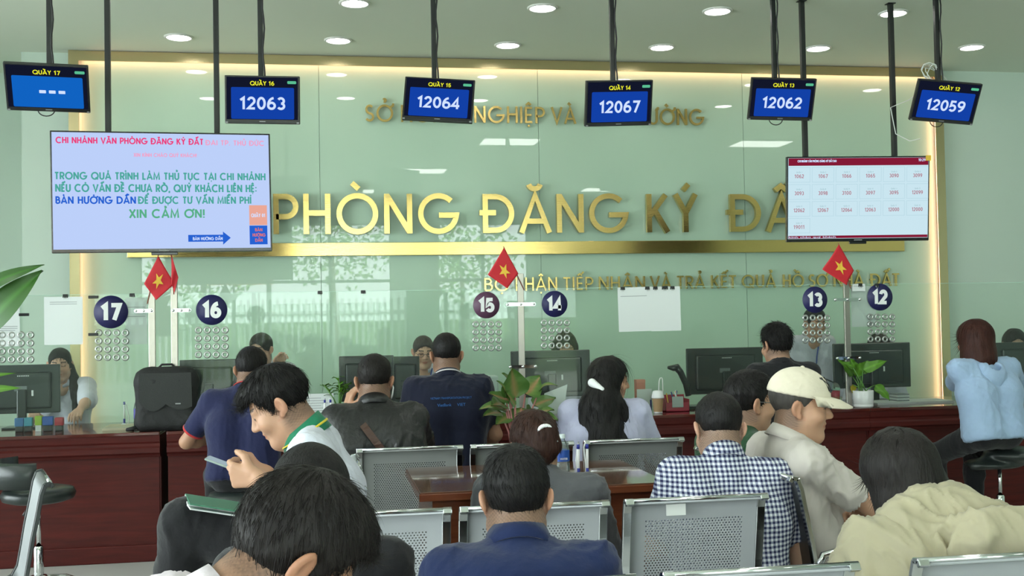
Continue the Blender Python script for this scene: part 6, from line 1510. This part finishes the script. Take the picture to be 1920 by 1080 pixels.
# stamps
for i, (x0, x1, y0, col, nm) in enumerate(((28, 46, 784, (.05, .16, .38), 'dull blue stamp holder, leftmost in the row under the far left monitor'), (46, 62, 783, (.06, .30, .42), 'teal stamp holder, second in the row under the far left monitor'), (66, 80, 780, (.34, .52, .03), 'lime green stamp with white prongs in the stamp row'), (80, 101, 781, (.02, .10, .46), 'bright blue stamp, largest in the stamp row'), (103, 120, 783, (.50, .015, .04), 'red stamp at the right end of the stamp row'))):
    Y = 7.50; a, c = at(x0, 800, Y=Y), at(x1, 800, Y=Y); zt = at(x0, y0, Y=Y).z-ZC; w = (c.x-a.x)/2
    r = empty('rubber_stamp', ((a.x+c.x)/2, Y, ZC), 0, nm, 'stamp', 'rubber stamps by the left monitor'); mm = mat('stamp_plastic_%d' % i, col, .4)
    MB().box(-w*.95, w*.95, -.02, .02, zt*.4, zt, .004).build('stamp_handle', mm, r); MB().box(-w*.8, w*.8, -.018, .018, 0, zt*.45, .002).build('stamp_foot', M['white'] if 'lime' in nm else M['black'], r)
def papers(px0, px1, py, label, Y0, Y1, h=.006, m='paper', n=3, name='paper_stack', cat='papers', tilt=0):
    a, c = at(px0, py, Y=Y0), at(px1, py, Y=Y0); w = (c.x-a.x)/2
    r = empty(name, ((a.x+c.x)/2, (Y0+Y1)/2, ZC), tilt, label, cat); rg = random.Random(px0)
    for k in range(n):
        dx = rg.uniform(-.008, .008); box('sheet', M[m], -w+dx, w+dx, -(Y1-Y0)/2, (Y1-Y0)/2, h*k/n, h*(k+.9)/n, r)
    return r
M['yellowpaper'] = mat('cream_paper', (.68, .64, .46), .7); M['folderedge'] = mat('pale_green_folder', (.42, .55, .45), .6)
papers(192, 252, 796, 'cream envelopes lying on the counter left of the backpack', 7.40, 7.62, .022, 'yellowpaper', 4)
papers(1645, 1790, 748, 'white and grey papers spread on the right counter before the monitor', 7.45, 7.70, .014, n=4)
papers(940, 1010, 775, 'papers and files lying on the counter behind the patterned plant', 7.40, 7.65, .05, n=5)
papers(1150, 1200, 770, 'flat documents on the counter behind the long-haired woman', 7.42, 7.66, .02, 'yellowpaper', 4)
# upright document boxes behind the plant
p = at(902, 770, Y=7.66); r = empty('document_box', (p.x, 7.68, ZC), 0, 'white document holder standing on the counter right of the dark polo man', 'document holder')
MB().box(-.14, .12, -.05, .05, 0, .27, .012).build('holder_body', mat('frosted_box', (.60, .70, .68), .4), r)
for x, z in ((-.06, .14), (.0, .11), (.05, .14)): box('blue_label', M['bluelabel'], x-.022, x+.022, -.052, -.05, z-.025, z+.025, r)
p = at(1040, 775, Y=7.60); r = empty('leaning_form', (at(1038, 760, Y=7.58).x, 7.59, ZC), -.2, 'white sheet leaning before the monitor under the round 14', 'paper'); MB().prism([(-.085, 0), (.07, 0), (.10, .20), (-.06, .14)], -.003, .003).build('sheet', M['paper'], r)
p = at(1370, 745, Y=7.6); r = empty('curled_form', (at(1362, 745, Y=7.6).x, 7.60, ZC), .1, 'white printed sheet curling up below the monitor by the man in green', 'paper')
b = MB(); b.prism([(-.09, .01), (.08, .01), (.09, .11), (-.03, .12), (-.085, .08)], -.003, .003).build('sheet', M['paper'], r)
# coffee cup
p = at(1234, 775, Z=ZC); r = empty('coffee_cup', (p.x, p.y, ZC), 0, 'brown paper coffee cup with white lid and bent straw on the counter', 'cup')
hh = .155
MB().lathe([(0, 0), (.029, 0), (.030, .012)], n=28).build('cup_base', M['white'], r); MB().lathe([(.030, .012), (.0385, .105)], n=28).build('paper_sleeve', mat('kraft_sleeve', (.36, .23, .12), .7), r)
MB().lathe([(.039, .102), (.043, .104), (.043, .112), (.040, .125), (.034, .15), (.022, .155), (0, .155)], n=28).build('lid', M['white'], r)
MB().tube([(.008, 0, .14), (.012, 0, .22), (.020, 0, .238), (.030, 0, .238), (.036, 0, .225), (.037, 0, .13)], .004, 8).build('straw', M['whitecable'], r)
# red basket with cards and pens, pen before it
p = at(1268, 768, Y=7.42); r = empty('red_basket', (p.x+.01, 7.48, ZC), 0, 'red plastic desk tray with pens and a clear card holder', 'tray'); M['redplastic'] = mat('red_plastic', (.42, .02, .05), .4)
b = MB(); w, d, h = .085, .06, .085
b.box(-w, w, -d, -d+.004, 0, h*.75).box(-w, w, d-.004, d, 0, h*1.3).box(-w, -w+.004, -d, d, 0, h).box(w-.004, w, -d, d, 0, h).box(-w, w, -d, d, 0, .004).build('tray_body', M['redplastic'], r)
MB().box(-.04, .04, -d-.008, -d-.002, .03, .105, .004).build('card_holder', mat('frosted_card', (.48, .52, .52), .4), r)
rg = random.Random(9)
for k in range(7):
    x = rg.uniform(-.05, .05); MB().tube([(x, .02, .01), (x+rg.uniform(-.03, .03), .03, rg.uniform(.12, .15))], .004, 6).build('pen', [M['penblue'], M['whitevinyl'], M['yellow']][k % 3], r)
p = at(1268, 770, Z=ZC); r = empty('marker_pen', (p.x-.01, p.y, ZC), 0, 'white marker pen with blue cap lying right of the coffee cup', 'pen')
MB().tube([(-.06, 0, .008), (.03, 0, .008)], .008, 10).build('pen_barrel', M['whitevinyl'], r); MB().tube([(.03, 0, .008), (.065, 0, .008)], .009, 10).build('pen_cap', M['penblue'], r)
# tissue box and leaning booklets
p = at(1208, 765, Y=7.44); r = empty('standing_card', (p.x+.01, 7.45, ZC), .15, 'white leaflet standing left of the coffee cup', 'leaflet'); MB().box(-.06, .05, -.003, .003, 0, .16).build('leaflet_sheet', M['paper'], r); MB().box(.035, .047, -.004, -.003, .01, .085).build('blue_print', M['penblue'], r)
p = at(1200, 745, Y=7.62); r = empty('salmon_box', (p.x, 7.62, ZC), 0, 'small salmon pink box behind the white leaflet', 'box'); MB().box(-.032, .032, -.03, .03, .0, .215, .002).build('box_body', mat('salmon_card', (.62, .24, .17), .6), r); MB().box(-.033, .033, -.031, .031, .195, .217, .002).build('box_lid', mat('salmon_lid', (.66, .28, .20), .6), r)
# document camera
p = at(1283, 745, Y=7.66); o = Vector((p.x, 7.66, ZC)); r = empty('document_camera', o, 0, 'dark desk lamp-like document camera bending left of the monitor', 'document camera')
L = lambda px, py: at(px, py, Y=7.66)-o
MB().tube([L(1291, 742), L(1286, 720), L(1276, 698), L(1268, 688)], [.022, .022, .024, .026], 10).build('arm', M['monback'], r); MB().tube([L(1272, 689), L(1262, 690), L(1252, 689)], [.026, .022, .010], 10).build('camera_head', M['monback'], r); MB().box(-.02, .12, -.08, .08, 0, .02, .006).build('base', M['monback'], r)
# things by the right post
p = at(1558, 740, Y=7.62); r = empty('clear_document_rack', (at(1555, 740, Y=7.6).x, 7.62, ZC), 0, 'clear slanted rack with blue papers behind the cap brim', 'document rack')
MB().prism([(-.10, 0), (.07, 0), (.075, .12), (.06, .15), (-.10, .22)], -.04, .04).build('rack_shell', M['clearplastic'], r); MB().prism([(-.09, .01), (.05, .01), (.05, .10), (-.09, .15)], -.01, .01).build('blue_papers', mat('blue_grey_papers', (.16, .28, .36), .6), r)
p = at(1567, 758, Y=7.45); r = empty('terracotta_holder', (p.x, 7.45, ZC), 0, 'terracotta red pen holder beside the right post', 'pen holder'); MB().lathe([(0, 0), (.026, 0), (.030, .095), (.027, .095), (.024, .01), (0, .01)], n=20).build('holder_body', mat('terracotta', (.36, .10, .05), .6), r); MB().lathe([(.0305, .07), (.0318, .11), (.028, .11)], n=20).build('holder_rim', M['redplastic'], r)
p = at(1692, 740, Y=7.70); r = empty('paper_tray', (at(1690, 740, Y=7.56).x, 7.58, ZC), 0, 'stack of files standing under the right monitor edge', 'files')
for k in range(6): box('file', M[['paper', 'ink'][k % 2]], -.05, .04, -.06, .06, .002+.011*k, .012+.011*k, r)
# folder and phone of the man in white
k_ = p6.w(p6.hip+V3(-.05, .27, .20)); r = empty('green_folder', (k_.x, k_.y, k_.z), p6.yaw+.25, 'green folder with white papers lying on the lap of the man in white polo', 'folder')
M['greenfolder'] = mat('green_card_folder', (.05, .20, .12), .5)
for j, (dx, dz, mm, nm, tl) in enumerate(((.0, .0, 'paper', 'paper_sheet', .05), (.03, .008, 'paper', 'paper_sheet', -.03), (-.02, .018, 'greenfolder', 'folder_cover', 0))):
    MB().box(-.115+dx, .115+dx, -.15, .19, dz, dz+.005, .001, Matrix.Rotation(tl, 4, 'Z') @ Matrix.Rotation(math.radians(13), 4, 'X')).build(nm, M[mm], r)
S, E, Wr, f, n_, c_ = p6.arm[-1]; q_ = p6.w((p6.arm[-1][2]+p6.arm[1][2])/2+V3(0, .105, .035))
r = empty('mobile_phone', q_, p6.yaw, 'pale-cased mobile phone held in both hands of the man in white polo', 'phone'); Rm = Matrix.Rotation(math.radians(22), 4, 'X')
MB().box(-.037, .037, -.075, .075, -.004, .003, .003, Rm).build('phone_case', mat('grey_green_case', (.30, .38, .36), .3), r); MB().box(-.034, .034, -.071, .071, .003, .0042, .0, Rm).build('phone_screen', emis('phone_screen', (.35, .45, .5), .8), r)
# stools under the seated clients
for nm, who in (('black swivel stool under the man in the navy polo', 'man in navy polo with red'), ('black swivel stool under the man in the dark navy polo', 'man in dark navy'), ('black swivel stool under the young man in black', 'young man in black')):
    q_ = [v for k, v in PEOPLE.items() if k.startswith(who)][0]; l = q_.root.location
    stool((l.x, l.y, 0), q_.hipz*q_.sc-.085, nm)

p = at(951, 838, Z=ZT); r = empty('table_card', (p.x, min(p.y, ty1-.05), ZT), 0, 'small white card standing on the brown table left of the pinned-up hair', 'card'); MB().box(-.013, .013, -.004, .004, 0, .06, .001).build('card_sheet', M['paper'], r)
